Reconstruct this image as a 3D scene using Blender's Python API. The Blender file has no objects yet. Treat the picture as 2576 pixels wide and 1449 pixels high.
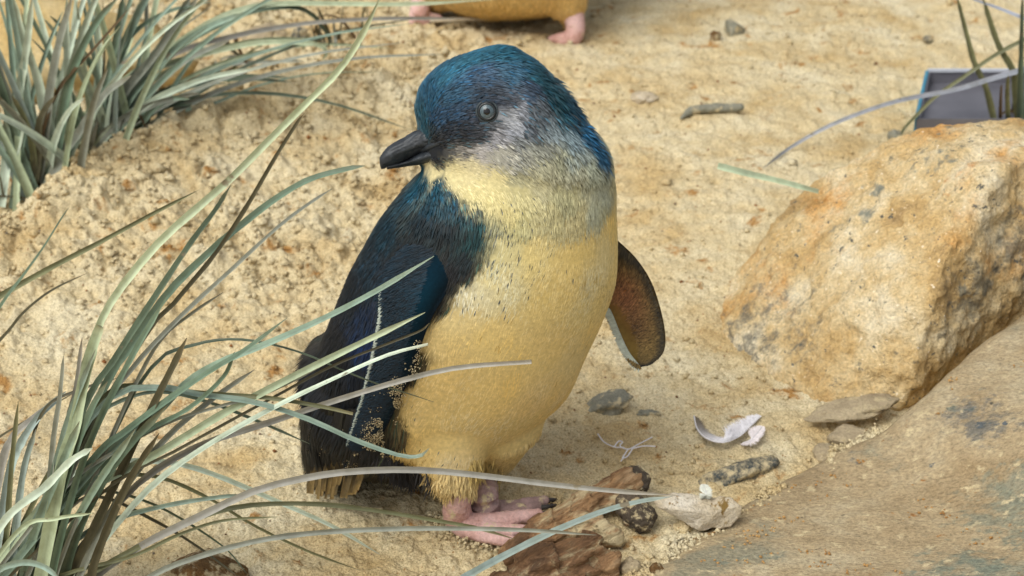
import bpy, bmesh, math, random
import numpy as np
from mathutils import Vector
from mathutils.bvhtree import BVHTree

random.seed(7)
RNG = np.random.default_rng(11)
scene = bpy.context.scene
COL = scene.collection

# ------------------------------------------------------------------ camera, world, sun, exposure
CAM = np.array([0.0, -1.0219, 0.6706])
PITCH = math.radians(27.0)
VFOV = math.radians(15.0)
TV = math.tan(VFOV / 2)
cd = bpy.data.cameras.new('camera')
cam = bpy.data.objects.new('camera', cd)
COL.objects.link(cam)
cam.location = CAM
cam.rotation_euler = (math.pi / 2 - PITCH, 0, 0)
cd.sensor_width = 36.0
cd.lens = 18.0 / (TV * 16 / 9)
cd.clip_start = 0.05
cd.clip_end = 200.0
cd.dof.use_dof = True
cd.dof.focus_distance = 1.08
cd.dof.aperture_fstop = 20.0
scene.camera = cam

SUN_EL, SUN_AZ = math.radians(54), math.atan2(-0.66, -0.75)   # azimuth measured from +Y towards +X
world = bpy.data.worlds.new('World')
scene.world = world
world.use_nodes = True
wn = world.node_tree.nodes
wl = world.node_tree.links
sky = wn.new('ShaderNodeTexSky')
sky.sky_type = 'NISHITA'
sky.sun_disc = False
sky.sun_elevation = SUN_EL
sky.sun_rotation = SUN_AZ
sky.air_density = 1.0
sky.dust_density = 4.0
sky.ozone_density = 0.6
hs = wn.new('ShaderNodeHueSaturation')          # thin overcast: the same sky with little blue left
hs.inputs['Saturation'].default_value = 0.28
wl.new(sky.outputs[0], hs.inputs['Color'])
wl.new(hs.outputs['Color'], wn['Background'].inputs['Color'])
wn['Background'].inputs['Strength'].default_value = 0.12
sd = bpy.data.lights.new('sun', 'SUN')
sd.energy = 1.8
sd.angle = math.radians(42)
sd.color = (1.0, 0.975, 0.89)
sun = bpy.data.objects.new('sun', sd)
COL.objects.link(sun)
sdir = Vector((math.sin(SUN_AZ) * math.cos(SUN_EL), math.cos(SUN_AZ) * math.cos(SUN_EL), math.sin(SUN_EL)))
sun.rotation_euler = sdir.to_track_quat('Z', 'Y').to_euler()
sun.location = sdir * 3
scene.view_settings.view_transform = 'Standard'
scene.view_settings.look = 'None'
scene.view_settings.gamma = 1.0
scene.view_settings.exposure = 0.2
scene.cycles.use_denoising = True
scene.render.filter_size = 1.15
scene.render.resolution_x, scene.render.resolution_y = 1024, 576

# ------------------------------------------------------------------ photo pixel (2576 x 1449) -> world
FWD = np.array([0, math.cos(PITCH), -math.sin(PITCH)])
UP = np.array([0, math.sin(PITCH), math.cos(PITCH)])
RIGHT = np.array([1.0, 0, 0])


def ray(px, py):
    d = FWD + RIGHT * ((px - 1288) / 724.5 * TV) + UP * (-(py - 724.5) / 724.5 * TV)
    return d / np.linalg.norm(d)


def t_z(px, py, z=0.0):
    return (z - CAM[2]) / ray(px, py)[2]


def t_y(px, py, y):
    return (y - CAM[1]) / ray(px, py)[1]


def gz(px, py, z=0.0):
    """where the ray of a photo pixel meets the level z"""
    return CAM + ray(px, py) * t_z(px, py, z)


def gy(px, py, y, off=0.0):
    """where the ray meets the upright plane Y = y (a distance taken from what the thing stands on)"""
    return CAM + ray(px, py) * (t_y(px, py, y) + off)


# ------------------------------------------------------------------ noise
def _hash(ix, iy, iz, s):
    h = (ix.astype(np.int64) * 374761393 + iy.astype(np.int64) * 668265263 + iz.astype(np.int64) * 2147483647 + s * 1274126177) & 0xFFFFFFFF
    h = ((h ^ (h >> 13)) * 1274126177) & 0xFFFFFFFF
    h = ((h ^ (h >> 16)) * 2246822519) & 0xFFFFFFFF
    return ((h ^ (h >> 15)) & 0xFFFFFF) / float(0xFFFFFF)


def vnoise(P, f, s=0):
    """value noise, -1..1, P (n,2|3)"""
    Q = P * f
    if Q.shape[1] == 2:
        i = np.floor(Q).astype(np.int64); u = Q - i; u = u * u * u * (u * (u * 6 - 15) + 10)
        z = np.zeros(len(Q), np.int64)
        a = _hash(i[:, 0], i[:, 1], z, s); b = _hash(i[:, 0] + 1, i[:, 1], z, s)
        c = _hash(i[:, 0], i[:, 1] + 1, z, s); d = _hash(i[:, 0] + 1, i[:, 1] + 1, z, s)
        return ((a * (1 - u[:, 0]) + b * u[:, 0]) * (1 - u[:, 1]) + (c * (1 - u[:, 0]) + d * u[:, 0]) * u[:, 1]) * 2 - 1
    i = np.floor(Q).astype(np.int64); u = Q - i; u = u * u * u * (u * (u * 6 - 15) + 10)
    r = 0
    for dx in (0, 1):
        for dy in (0, 1):
            for dz in (0, 1):
                w = (u[:, 0] if dx else 1 - u[:, 0]) * (u[:, 1] if dy else 1 - u[:, 1]) * (u[:, 2] if dz else 1 - u[:, 2])
                r = r + w * _hash(i[:, 0] + dx, i[:, 1] + dy, i[:, 2] + dz, s)
    return r * 2 - 1


def fbm(P, f, o=4, s=0, g=0.5):
    r = 0; a = 1.0
    for k in range(o):
        r = r + a * vnoise(P + 13.7 * k, f * 2.03 ** k, s + k); a *= g
    return r


def chips(P, f, s=0):
    """piecewise constant facets with crisp steps"""
    W = P + np.stack([vnoise(P, f * 0.8, s + 1), vnoise(P, f * 0.8, s + 2), vnoise(P, f * 0.8, s + 3)], 1) * (0.45 / f)
    i = np.floor(W * f).astype(np.int64)
    return _hash(i[:, 0], i[:, 1], i[:, 2], s) * 2 - 1


def sstep(a, b, x):
    t = np.clip((x - a) / (b - a), 0, 1)
    return t * t * (3 - 2 * t)


def lin(c):
    c = np.asarray(c, float) / 255.0
    return np.where(c <= 0.04045, c / 12.92, ((c + 0.055) / 1.055) ** 2.4)


# ------------------------------------------------------------------ mesh helpers
def mesh_np(name, V, F, smooth=True, col=None):
    """V (n,3), F (m,3|4) array or list -> mesh, optional point colours"""
    me = bpy.data.meshes.new(name)
    V = np.asarray(V, np.float32)
    if isinstance(F, np.ndarray):
        k = F.shape[1]
        me.vertices.add(len(V)); me.vertices.foreach_set('co', V.ravel())
        me.loops.add(F.size); me.loops.foreach_set('vertex_index', F.astype(np.int32).ravel())
        me.polygons.add(len(F)); me.polygons.foreach_set('loop_start', np.arange(0, F.size, k, dtype=np.int32))
        me.update(calc_edges=True)
    else:
        me.from_pydata(V.tolist(), [], F)
    if smooth:
        me.polygons.foreach_set('use_smooth', np.ones(len(me.polygons), bool))
    if col is not None:
        set_col(me, col)
    me.update()
    return me


def set_col(me, col):
    a = me.color_attributes.new('Col', 'FLOAT_COLOR', 'POINT')
    c = np.ones((len(me.vertices), 4), np.float32); c[:, :3] = col
    a.data.foreach_set('color', c.ravel())


def link(name, me, mat, parent=None, kind=None):
    o = bpy.data.objects.new(name, me)
    COL.objects.link(o)
    if mat is not None and me is not None and not me.materials:
        me.materials.append(mat)
    if parent is not None:
        o.parent = parent
        o.matrix_parent_inverse = parent.matrix_world.inverted() if parent.type != 'EMPTY' else \
            __import__('mathutils').Matrix.Translation(-parent.location)
    if kind:
        o['kind'] = kind
    return o


def tag(o, label, cat, group=None):
    o['label'] = label; o['category'] = cat
    if group:
        o['group'] = group
    return o


def empty(name, loc, label, cat, group=None):
    o = bpy.data.objects.new(name, None)
    COL.objects.link(o); o.location = [float(v) for v in loc]; o.empty_display_size = 0.02
    return tag(o, label, cat, group)


def crom(P, n):
    """Catmull-Rom through rows of P -> n rows"""
    P = np.asarray(P, float)
    Q = np.vstack([2 * P[0] - P[1], P, 2 * P[-1] - P[-2]])
    u = np.linspace(0, len(P) - 1 - 1e-9, n); i = u.astype(int); t = (u - i)[:, None]
    a, b, c, d = Q[i], Q[i + 1], Q[i + 2], Q[i + 3]
    return 0.5 * (2 * b + (c - a) * t + (2 * a - 5 * b + 4 * c - d) * t * t + (3 * b - a - 3 * c + d) * t ** 3)


def tube_faces(n, k, close=True):
    F = []
    for i in range(n - 1):
        for j in range(k):
            F.append((i * k + j, i * k + (j + 1) % k, (i + 1) * k + (j + 1) % k, (i + 1) * k + j))
    if close:
        F.append(tuple(reversed(range(k)))); F.append(tuple((n - 1) * k + j for j in range(k)))
    return F


def loft_px(rows, y, n=40, k=40):
    """rows: (Lx,Ly,Rx,Ry,front,back,off): outline points of a body that stands on plane Y=y; front/back = half depth in m"""
    R = crom(np.array(rows, float), n)
    V = []
    for (lx, ly, rx, ry, df, db, off) in R:
        L = gy(lx, ly, y, off); Rr = gy(rx, ry, y, off); c = (L + Rr) / 2; h = (Rr - L) / 2
        v = c - CAM; v /= np.linalg.norm(v)
        for j in range(k):
            t = 2 * math.pi * j / k
            V.append(c + h * math.cos(t) + v * math.sin(t) * (db if math.sin(t) > 0 else df))
    return np.array(V), tube_faces(n, k)


def chain(P, R, n=24, k=16):
    """round tube with rounded ends through points P with radii R"""
    D = crom(np.hstack([np.asarray(P, float), np.asarray(R, float)[:, None]]), n)
    pts, rad = D[:, :3], np.maximum(D[:, 3], 1e-4)
    T = np.gradient(pts, axis=0); T /= np.linalg.norm(T, axis=1)[:, None]
    ps, rs, ts = [], [], []
    for a in (80, 55, 28):
        ps.append(pts[0] - T[0] * rad[0] * math.sin(math.radians(a))); rs.append(rad[0] * math.cos(math.radians(a))); ts.append(T[0])
    ps += list(pts); rs += list(rad); ts += list(T)
    for a in (28, 55, 80):
        ps.append(pts[-1] + T[-1] * rad[-1] * math.sin(math.radians(a))); rs.append(rad[-1] * math.cos(math.radians(a))); ts.append(T[-1])
    N = np.array([0.13, -0.3, 0.94]); V = []
    for p, r, t in zip(ps, rs, ts):
        s = np.cross(t, N); s /= np.linalg.norm(s) + 1e-9; u = np.cross(s, t)
        for j in range(k):
            a = 2 * math.pi * j / k
            V.append(p + r * (s * math.cos(a) + u * math.sin(a)))
    return np.array(V), tube_faces(len(ps), k)


def hull(P):
    bm = bmesh.new()
    for p in P:
        bm.verts.new([float(v) for v in p])
    r = bmesh.ops.convex_hull(bm, input=bm.verts)
    bmesh.ops.delete(bm, geom=[g for g in r['geom_interior'] if isinstance(g, bmesh.types.BMVert)], context='VERTS')
    bm.verts.index_update()
    V = np.array([v.co[:] for v in bm.verts]); F = [tuple(v.index for v in f.verts) for f in bm.faces]
    bm.free()
    return V, F


def fuse(name, pieces, voxel, smooth=4, fac=0.5):
    """closed pieces -> one continuous skin"""
    V, F, o = [], [], 0
    for v, f in pieces:
        V.append(v); F += [tuple(i + o for i in q) for q in f]; o += len(v)
    me = bpy.data.meshes.new(name + '_raw'); me.from_pydata(np.vstack(V).tolist(), [], F)
    bm = bmesh.new(); bm.from_mesh(me); bmesh.ops.recalc_face_normals(bm, faces=bm.faces); bm.to_mesh(me); bm.free()
    ob = bpy.data.objects.new('tmp', me); COL.objects.link(ob)
    m = ob.modifiers.new('r', 'REMESH'); m.mode = 'VOXEL'; m.voxel_size = voxel
    if smooth:
        s = ob.modifiers.new('s', 'SMOOTH'); s.factor = fac; s.iterations = smooth
    dg = bpy.context.evaluated_depsgraph_get(); dg.update()
    out = bpy.data.meshes.new_from_object(ob.evaluated_get(dg)); out.name = name
    bpy.data.objects.remove(ob); bpy.data.meshes.remove(me)
    out.polygons.foreach_set('use_smooth', np.ones(len(out.polygons), bool))
    return out


def verts_of(me):
    a = np.empty(len(me.vertices) * 3, np.float32); me.vertices.foreach_get('co', a); return a.reshape(-1, 3).astype(float)


def normals_of(me):
    a = np.empty(len(me.vertices) * 3, np.float32); me.vertex_normals.foreach_get('vector', a); return a.reshape(-1, 3).astype(float)


def displace(me, fn):
    V = verts_of(me); V = V + normals_of(me) * fn(V)[:, None]
    me.vertices.foreach_set('co', V.astype(np.float32).ravel()); me.update()
    return me


# ------------------------------------------------------------------ materials
def mat(name, rough=0.8, spec=0.3):
    m = bpy.data.materials.new(name); m.use_nodes = True
    b = m.node_tree.nodes['Principled BSDF']
    b.inputs['Roughness'].default_value = rough
    b.inputs['Specular IOR Level'].default_value = spec
    return m, m.node_tree.nodes, m.node_tree.links, b


def noise_node(n, l, scale, detail=4, rough=0.55, vec=None, dist=0.0):
    t = n.new('ShaderNodeTexNoise')
    t.inputs['Scale'].default_value = scale; t.inputs['Detail'].default_value = detail
    t.inputs['Roughness'].default_value = rough; t.inputs['Distortion'].default_value = dist
    l.new(vec, t.inputs['Vector'])
    return t.outputs['Fac']


def ramp(n, l, fac, stops):
    r = n.new('ShaderNodeValToRGB'); e = r.color_ramp.elements
    while len(e) < len(stops):
        e.new(0.5)
    for el, (p, c) in zip(e, stops):
        el.position = p; el.color = (*c, 1)
    l.new(fac, r.inputs['Fac'])
    return r.outputs['Color']


def mix(n, l, fac, a, b, mode='MIX'):
    x = n.new('ShaderNodeMix'); x.data_type = 'RGBA'; x.blend_type = mode
    if isinstance(fac, (int, float)):
        x.inputs['Factor'].default_value = fac
    else:
        l.new(fac, x.inputs['Factor'])
    for s, v in (('A', a), ('B', b)):
        i = [q for q in x.inputs if q.name == s and q.type == 'RGBA'][0]
        if isinstance(v, tuple):
            i.default_value = (*v, 1)
        else:
            l.new(v, i)
    return [q for q in x.outputs if q.type == 'RGBA'][0]


def mask(n, l, fac, a, b):
    m = n.new('ShaderNodeMapRange'); m.inputs['From Min'].default_value = a; m.inputs['From Max'].default_value = b
    m.interpolation_type = 'SMOOTHSTEP'; l.new(fac, m.inputs['Value'])
    return m.outputs['Result']


def bump(n, l, b, h, strength, dist):
    u = n.new('ShaderNodeBump'); u.inputs['Strength'].default_value = strength; u.inputs['Distance'].default_value = dist
    l.new(h, u.inputs['Height'])
    prev = b.inputs['Normal'].links
    if prev:
        l.new(prev[0].from_socket, u.inputs['Normal'])
    l.new(u.outputs['Normal'], b.inputs['Normal'])


def coords(n, l, scale=(1, 1, 1), rot=(0, 0, 0), tex=False):
    t = n.new('ShaderNodeTexCoord'); m = n.new('ShaderNodeMapping')
    m.vector_type = 'TEXTURE' if tex else 'POINT'
    m.inputs['Scale'].default_value = scale; m.inputs['Rotation'].default_value = rot
    l.new(t.outputs['Object'], m.inputs['Vector'])
    return m.outputs['Vector']


def attr(n):
    a = n.new('ShaderNodeAttribute'); a.attribute_name = 'Col'; return a.outputs['Color']


PALE = tuple(lin((204, 188, 150))); TAN = tuple(lin((190, 166, 120))); DAMP = tuple(lin((166, 126, 74))); CREAM = tuple(lin((214, 204, 174)))


def sand_material(name):
    m, n, l, b = mat(name, 0.95, 0.15)
    v = coords(n, l)
    a = ramp(n, l, noise_node(n, l, 16, 6, 0.6, v, 0.4), [(0.33, TAN), (0.5, PALE), (0.7, CREAM)])
    damp = mask(n, l, noise_node(n, l, 42, 5, 0.62, v, 0.3), 0.585, 0.70)
    c = mix(n, l, damp, a, DAMP)
    g = noise_node(n, l, 900, 2, 0.7, v)
    c = mix(n, l, 1.0, c, ramp(n, l, g, [(0.28, (0.52, 0.47, 0.40)), (0.5, (1, 1, 1)), (0.72, (1.3, 1.3, 1.3))]), 'MULTIPLY')
    gr = noise_node(n, l, 420, 1, 0.5, v)
    c = mix(n, l, mask(n, l, gr, 0.70, 0.76), c, tuple(lin((156, 122, 78))))
    l.new(c, b.inputs['Base Color'])
    bump(n, l, b, g, 0.55, 0.0012)
    bump(n, l, b, noise_node(n, l, 330, 3, 0.6, v), 0.6, 0.003)
    return m


def plumage_material(name, rough=0.62, spec=0.35, sc=500):
    m, n, l, b = mat(name, rough, spec)
    v = coords(n, l)
    c = mix(n, l, 1.0, attr(n), ramp(n, l, noise_node(n, l, sc, 3, 0.6, v), [(0.25, (0.8, 0.8, 0.8)), (0.75, (1.2, 1.2, 1.2))]), 'MULTIPLY')
    l.new(c, b.inputs['Base Color'])
    return m


M_SAND = sand_material('sand')
M_PLUME = plumage_material('plumage')
M_BODY = plumage_material('under_plumage', 0.9, 0.1)


def rock_material(name, stops, spots, sc=1.0, rough=0.85, bumpy=1.0, dust=None, streak=(1, 1, 1), rot=(0, 0, 0), dist=0.3, gc=0.2, tex=False, blobs=()):
    m, n, l, b = mat(name, rough, 0.25)
    v = coords(n, l, streak, rot, tex)
    c = ramp(n, l, noise_node(n, l, 22 * sc, 8, 0.62, v, dist), stops)
    for (f, lo, hi, colr) in spots:
        c = mix(n, l, mask(n, l, noise_node(n, l, f * sc, 6, 0.65, v, dist * 0.6), lo, hi), c, colr)
    for (ctr_, rad_, colr) in blobs:            # stains and grey patches at one place on the stone, with a ragged outline
        tc = n.new('ShaderNodeTexCoord'); dv = n.new('ShaderNodeVectorMath'); dv.operation = 'DISTANCE'
        l.new(tc.outputs['Object'], dv.inputs[0]); dv.inputs[1].default_value = [float(a) for a in ctr_]
        ma = n.new('ShaderNodeMath'); ma.operation = 'MULTIPLY_ADD'
        l.new(noise_node(n, l, 90, 6, 0.7, v), ma.inputs[0]); ma.inputs[1].default_value = rad_ * 5; ma.inputs[2].default_value = -rad_ * 2.5
        ad = n.new('ShaderNodeMath'); ad.operation = 'ADD'; l.new(dv.outputs['Value'], ad.inputs[0]); l.new(ma.outputs[0], ad.inputs[1])
        op = n.new('ShaderNodeMath'); op.operation = 'MULTIPLY'; op.inputs[1].default_value = 0.72
        l.new(mask(n, l, ad.outputs[0], rad_ * 1.15, rad_ * 0.25), op.inputs[0])
        c = mix(n, l, op.outputs[0], c, colr)
    g = noise_node(n, l, 520 * sc, 3, 0.7, v)
    c = mix(n, l, 1.0, c, ramp(n, l, g, [(0.3, (1 - gc,) * 3), (0.5, (1, 1, 1)), (0.72, (1 + gc,) * 3)]), 'MULTIPLY')
    if dust:
        c = mix(n, l, mask(n, l, noise_node(n, l, dust[0] * sc, 7, 0.7, v), dust[1], dust[2]), c, PALE)
    l.new(c, b.inputs['Base Color'])
    bump(n, l, b, g, 0.5 * bumpy, 0.0015)
    bump(n, l, b, noise_node(n, l, 130 * sc, 6, 0.65, v), 0.7 * bumpy, 0.006)
    return m


M_BOULDER = rock_material('boulder_stone',
    [(0.30, tuple(lin((156, 130, 90)))), (0.42, tuple(lin((194, 164, 112)))), (0.53, tuple(lin((210, 188, 144)))), (0.68, tuple(lin((224, 212, 182))))],
    [(12, 0.55, 0.70, tuple(lin((200, 154, 92)))), (24, 0.63, 0.72, tuple(lin((188, 128, 66)))), (70, 0.62, 0.68, tuple(lin((140, 130, 106)))), (170, 0.62, 0.67, tuple(lin((92, 92, 86)))), (260, 0.63, 0.70, tuple(lin((230, 220, 198)))), (15, 0.64, 0.70, tuple(lin((134, 134, 120))))],
    1.0, 0.85, 0.9, dist=0.15, gc=0.30, blobs=[(gz(1838, 790, .03), .045, tuple(lin((92, 94, 90)))), (gy(2430, 720, .18), .022, tuple(lin((112, 110, 98)))), (gy(2540, 620, .22), .03, tuple(lin((104, 104, 94))))])  # grey stain on the left end, two grey patches on the right face
M_SLAB = rock_material('slab_sandstone',
    [(0.3, tuple(lin((148, 128, 96)))), (0.5, tuple(lin((166, 148, 116)))), (0.7, tuple(lin((180, 168, 140))))],
    [(14, 0.53, 0.64, tuple(lin((142, 136, 114)))), (26, 0.60, 0.66, tuple(lin((124, 126, 110)))), (80, 0.64, 0.70, tuple(lin((150, 108, 62)))), (34, 0.67, 0.70, tuple(lin((88, 94, 98)))), (200, 0.66, 0.70, tuple(lin((96, 88, 70))))],
    1.0, 0.85, 0.7, (120, 0.55, 0.70), (0.85, 1.25, 1), (0, 0, 0.25), dist=0.1, gc=0.36,
    blobs=[(gz(2460, 1020, .05), .022, tuple(lin((86, 92, 94)))), (gz(2370, 1060, .05), .012, tuple(lin((88, 94, 96)))), (gz(2440, 1370, .03), .03, tuple(lin((106, 118, 106)))), (gz(2540, 1260, .03), .03, tuple(lin((118, 122, 106)))), (gz(2140, 1165, .01), .006, tuple(lin((84, 94, 100))))])
M_WHITE = rock_material('white_stone',
    [(0.3, tuple(lin((168, 150, 118)))), (0.5, tuple(lin((206, 192, 166)))), (0.7, tuple(lin((228, 220, 204))))],
    [(45, 0.60, 0.66, tuple(lin((138, 112, 62))))], 1.6, 0.75, 0.8)
M_GREY = rock_material('grey_stone',
    [(0.3, tuple(lin((112, 112, 100)))), (0.6, tuple(lin((146, 144, 128))))], [], 1.5, 0.85, 0.5, (80, 0.5, 0.64), gc=0.28)
M_DARK = rock_material('slate_pebble',
    [(0.3, tuple(lin((52, 58, 60)))), (0.7, tuple(lin((84, 92, 94))))], [], 1.5, 0.8, 0.5, (150, 0.36, 0.66), gc=0.38)
M_PALEROCK = rock_material('pale_rubble',
    [(0.3, tuple(lin((150, 134, 108)))), (0.7, tuple(lin((200, 184, 152))))], [(60, 0.62, 0.70, tuple(lin((120, 112, 100))))], 1.3, 0.9, 0.8, (90, 0.5, 0.7))
M_BROWN = rock_material('brown_clod', [(0.3, tuple(lin((84, 62, 38)))), (0.7, tuple(lin((146, 110, 66))))], [], 1.6, 0.95, 1.0, (80, 0.48, 0.62), gc=0.35)
M_WOOD = rock_material('weathered_wood',
    [(0.32, tuple(lin((66, 54, 44)))), (0.45, tuple(lin((124, 94, 68)))), (0.58, tuple(lin((158, 124, 88)))), (0.72, tuple(lin((184, 160, 128))))],
    [(20, 0.63, 0.68, tuple(lin((60, 54, 50))))], 1.5, 0.9, 0.9, (40, 0.50, 0.64), (4.5, 1, 1), (0, 0, 0.77), gc=0.35, tex=True)
M_DWOOD = rock_material('dark_wood', [(0.3, tuple(lin((40, 38, 36)))), (0.7, tuple(lin((104, 92, 78))))], [], 1.5, 0.9, 0.8, (150, 0.50, 0.66))
M_BARE = rock_material('tan_backrock', [(0.3, tuple(lin((174, 140, 84)))), (0.5, tuple(lin((188, 164, 112)))), (0.7, tuple(lin((194, 178, 140))))], [], 0.6, 0.8, 0.4)


def grass_material():
    m, n, l, b = mat('grass_blade', 0.5, 0.35)
    v = coords(n, l)
    c = mix(n, l, 1.0, attr(n), ramp(n, l, noise_node(n, l, 130, 5, 0.6, v), [(0.3, (0.78, 0.77, 0.72)), (0.55, (1, 1, 1)), (0.75, (1.12, 1.12, 1.1))]), 'MULTIPLY')
    c = mix(n, l, mask(n, l, noise_node(n, l, 60, 4, 0.6, v), 0.66, 0.72), c, tuple(lin((120, 112, 92))))
    l.new(c, b.inputs['Base Color'])
    return m


M_GRASS = grass_material()


def plain(name, c0, c1, sc, rough, spec=0.4, bm_=0.3, bd=0.001, metal=0.0):
    m, n, l, b = mat(name, rough, spec)
    v = coords(n, l)
    f = noise_node(n, l, sc, 5, 0.6, v)
    l.new(ramp(n, l, f, [(0.3, tuple(lin(c0))), (0.7, tuple(lin(c1)))]), b.inputs['Base Color'])
    b.inputs['Metallic'].default_value = metal
    bump(n, l, b, f, bm_, bd)
    return m


M_SKIN = rock_material('pink_skin', [(0.32, tuple(lin((186, 142, 130)))), (0.6, tuple(lin((220, 186, 182))))], [(150, 0.64, 0.70, tuple(lin((150, 104, 78))))], 1.5, 0.6, 0.35, (90, 0.56, 0.66))
M_SKIN_SHADE = rock_material('shaded_pink_skin', [(0.32, tuple(lin((126, 104, 100)))), (0.6, tuple(lin((176, 148, 144))))], [], 1.5, 0.6, 0.35, (90, 0.52, 0.62))  # pink skin greyed down, the body's shade on the far foot put into its colour
M_CLAW = plain('claw_horn', (34, 32, 32), (66, 62, 60), 200, 0.5)
M_BEAK = plain('beak_horn', (20, 24, 30), (58, 64, 70), 140, 0.5, 0.45, 0.6, 0.0015)
M_IRIS = plain('iris', (60, 74, 82), (92, 108, 114), 900, 0.25, 0.5, 0.1)
M_PUPIL = plain('pupil', (3, 3, 4), (6, 6, 7), 100, 0.1, 0.6, 0.0)
M_LID = plain('eyelid_skin', (36, 44, 50), (64, 74, 78), 400, 0.6)
M_EYE = plain('eye_rim', (20, 24, 26), (34, 40, 42), 300, 0.3, 0.5)
M_METAL = plain('tray_metal', (98, 98, 106), (118, 118, 126), 20, 0.45, 0.5, 0.05, 0.001, 0.3)
M_RIM = plain('tray_rim', (190, 196, 206), (210, 214, 222), 40, 0.35, 0.5, 0.05, 0.001, 0.3)
M_BLUE = plain('tray_blue_edge', (40, 110, 140), (70, 140, 165), 60, 0.4)
M_WFEATHER = plain('white_feather', (214, 212, 216), (236, 234, 236), 300, 0.7, 0.2, 0.1)

# ------------------------------------------------------------------ sand ground: one sheet out to the horizon
ridge_px = [(-260, 640), (-60, 560), (60, 520), (140, 478), (250, 385), (450, 290), (640, 205), (880, 145), (1100, 88), (1300, 84), (1390, 112), (1480, 112), (1600, 112)]
ridge_h = [0.022, 0.028, 0.032, 0.036, 0.036, 0.033, 0.028, 0.020, 0.010, 0.010, 0.008, 0.006, 0.002]
RID = crom(np.array([[*gz(px, py, h)[:2], h] for (px, py), h in zip(ridge_px, ridge_h)]), 160)


def macro(P):
    """large shape of the sand, P (n,2)"""
    out = np.zeros(len(P))
    near = (P[:, 0] > -0.9) & (P[:, 0] < 0.5) & (P[:, 1] > 0.0) & (P[:, 1] < 1.3)
    Q = P[near]
    best = np.full(len(Q), 9.0); hh = np.zeros(len(Q)); sg = np.zeros(len(Q))
    T = np.gradient(RID[:, :2], axis=0)
    for i in range(0, len(RID), 2):
        d = Q - RID[i, :2]; r = np.hypot(d[:, 0], d[:, 1]); k = r < best
        best[k] = r[k]; hh[k] = RID[i, 2]; sg[k] = (T[i, 0] * d[:, 1] - T[i, 1] * d[:, 0])[k]
    front = np.exp(-(best / 0.11) ** 1.6); back = np.exp(-(best / 0.030) ** 2)
    out[near] = hh * np.where(sg > 0, back, front)
    out += 0.004 * vnoise(P, 5.0, 3) * np.exp(-(np.hypot(P[:, 0], P[:, 1] - 0.2) / 1.2) ** 2)
    return out


def roughness(P):
    """crumbly on the mound, smoother in the trodden part"""
    return 0.30 + 0.70 * sstep(0.10, 0.36, P[:, 1]) * sstep(0.06, -0.10, P[:, 0]) + 0.10 * vnoise(P, 9, 5)


def ground_h(P):
    r = np.clip(roughness(P), 0.15, 1.1)
    w = P + 0.004 * np.stack([vnoise(P, 60, 21), vnoise(P, 60, 22)], 1)
    h = macro(P)
    h += r * r * 0.0085 * (np.abs(vnoise(w, 34, 7)) * 1.3 - 0.4)
    h += r * 0.0050 * (np.abs(vnoise(w, 85, 8)) * 1.3 - 0.4)
    h += (0.25 + 0.75 * r) * 0.0022 * vnoise(w, 170, 9)
    h += (0.4 + 0.6 * r) * 0.0012 * vnoise(P, 380, 10)
    h += 0.00045 * vnoise(P, 800, 12)
    for dx, dy, dr, dd in DENT:
        q = np.hypot(P[:, 0] - dx, P[:, 1] - dy) / dr
        h += dd * (0.35 * np.exp(-((q - 1.3) / 0.4) ** 2) - np.exp(-q * q))
    h += (1 - np.clip(r, 0, 1)) * 0.0020 * vnoise(P * np.array([0.45, 1.6]), 50, 13)
    return h


DENT = [(*gz(RNG.uniform(300, 2200), RNG.uniform(150, 1420))[:2], RNG.uniform(.004, .012), RNG.uniform(.0015, .004)) for _ in range(46)] + [(*gz(1335, 1276)[:2], .007, .005), (*gz(1390, 1252)[:2], .005, .004)]


def hz(x, y):
    return float(macro(np.array([[x, y]]))[0])


def grow(a, n, first, g):
    r = [a]; s = first
    for _ in range(n):
        r.append(r[-1] + s); s *= g
    return r[1:]


ys = [-0.24]
while ys[-1] < 0.98:
    ys.append(ys[-1] + 0.0009 * (ys[-1] + 1.25) ** 1.5)
ys = [-v for v in reversed(grow(0.24, 22, 0.004, 1.42))] + ys + grow(ys[-1], 22, 0.006, 1.42)
us = np.linspace(-1, 1, 781)
du = us[1] - us[0]
us = np.array([-v for v in reversed(grow(1.0, 16, du * 3, 1.5))] + list(us) + grow(1.0, 16, du * 3, 1.5))
ys = np.array(ys)
half = np.clip(0.265 * (ys + 1.16), 0.22, 1.2)
GX = us[None, :] * half[:, None]; GY = np.repeat(ys[:, None], len(us), 1)
P2 = np.stack([GX.ravel(), GY.ravel()], 1)
dense = (np.abs(GX) < half[:, None] * 1.02).ravel() & (P2[:, 1] > -0.3) & (P2[:, 1] < 1.1)
H = np.zeros(len(P2)); H[dense] = ground_h(P2[dense]); H[~dense] = macro(P2[~dense])
nr, nc = len(ys), len(us)
ii = np.arange(nr * nc).reshape(nr, nc)
GF = np.stack([ii[:-1, :-1].ravel(), ii[:-1, 1:].ravel(), ii[1:, 1:].ravel(), ii[1:, :-1].ravel()], 1)
link('ground', mesh_np('ground', np.column_stack([P2, H]), GF), M_SAND, kind='structure')


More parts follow.
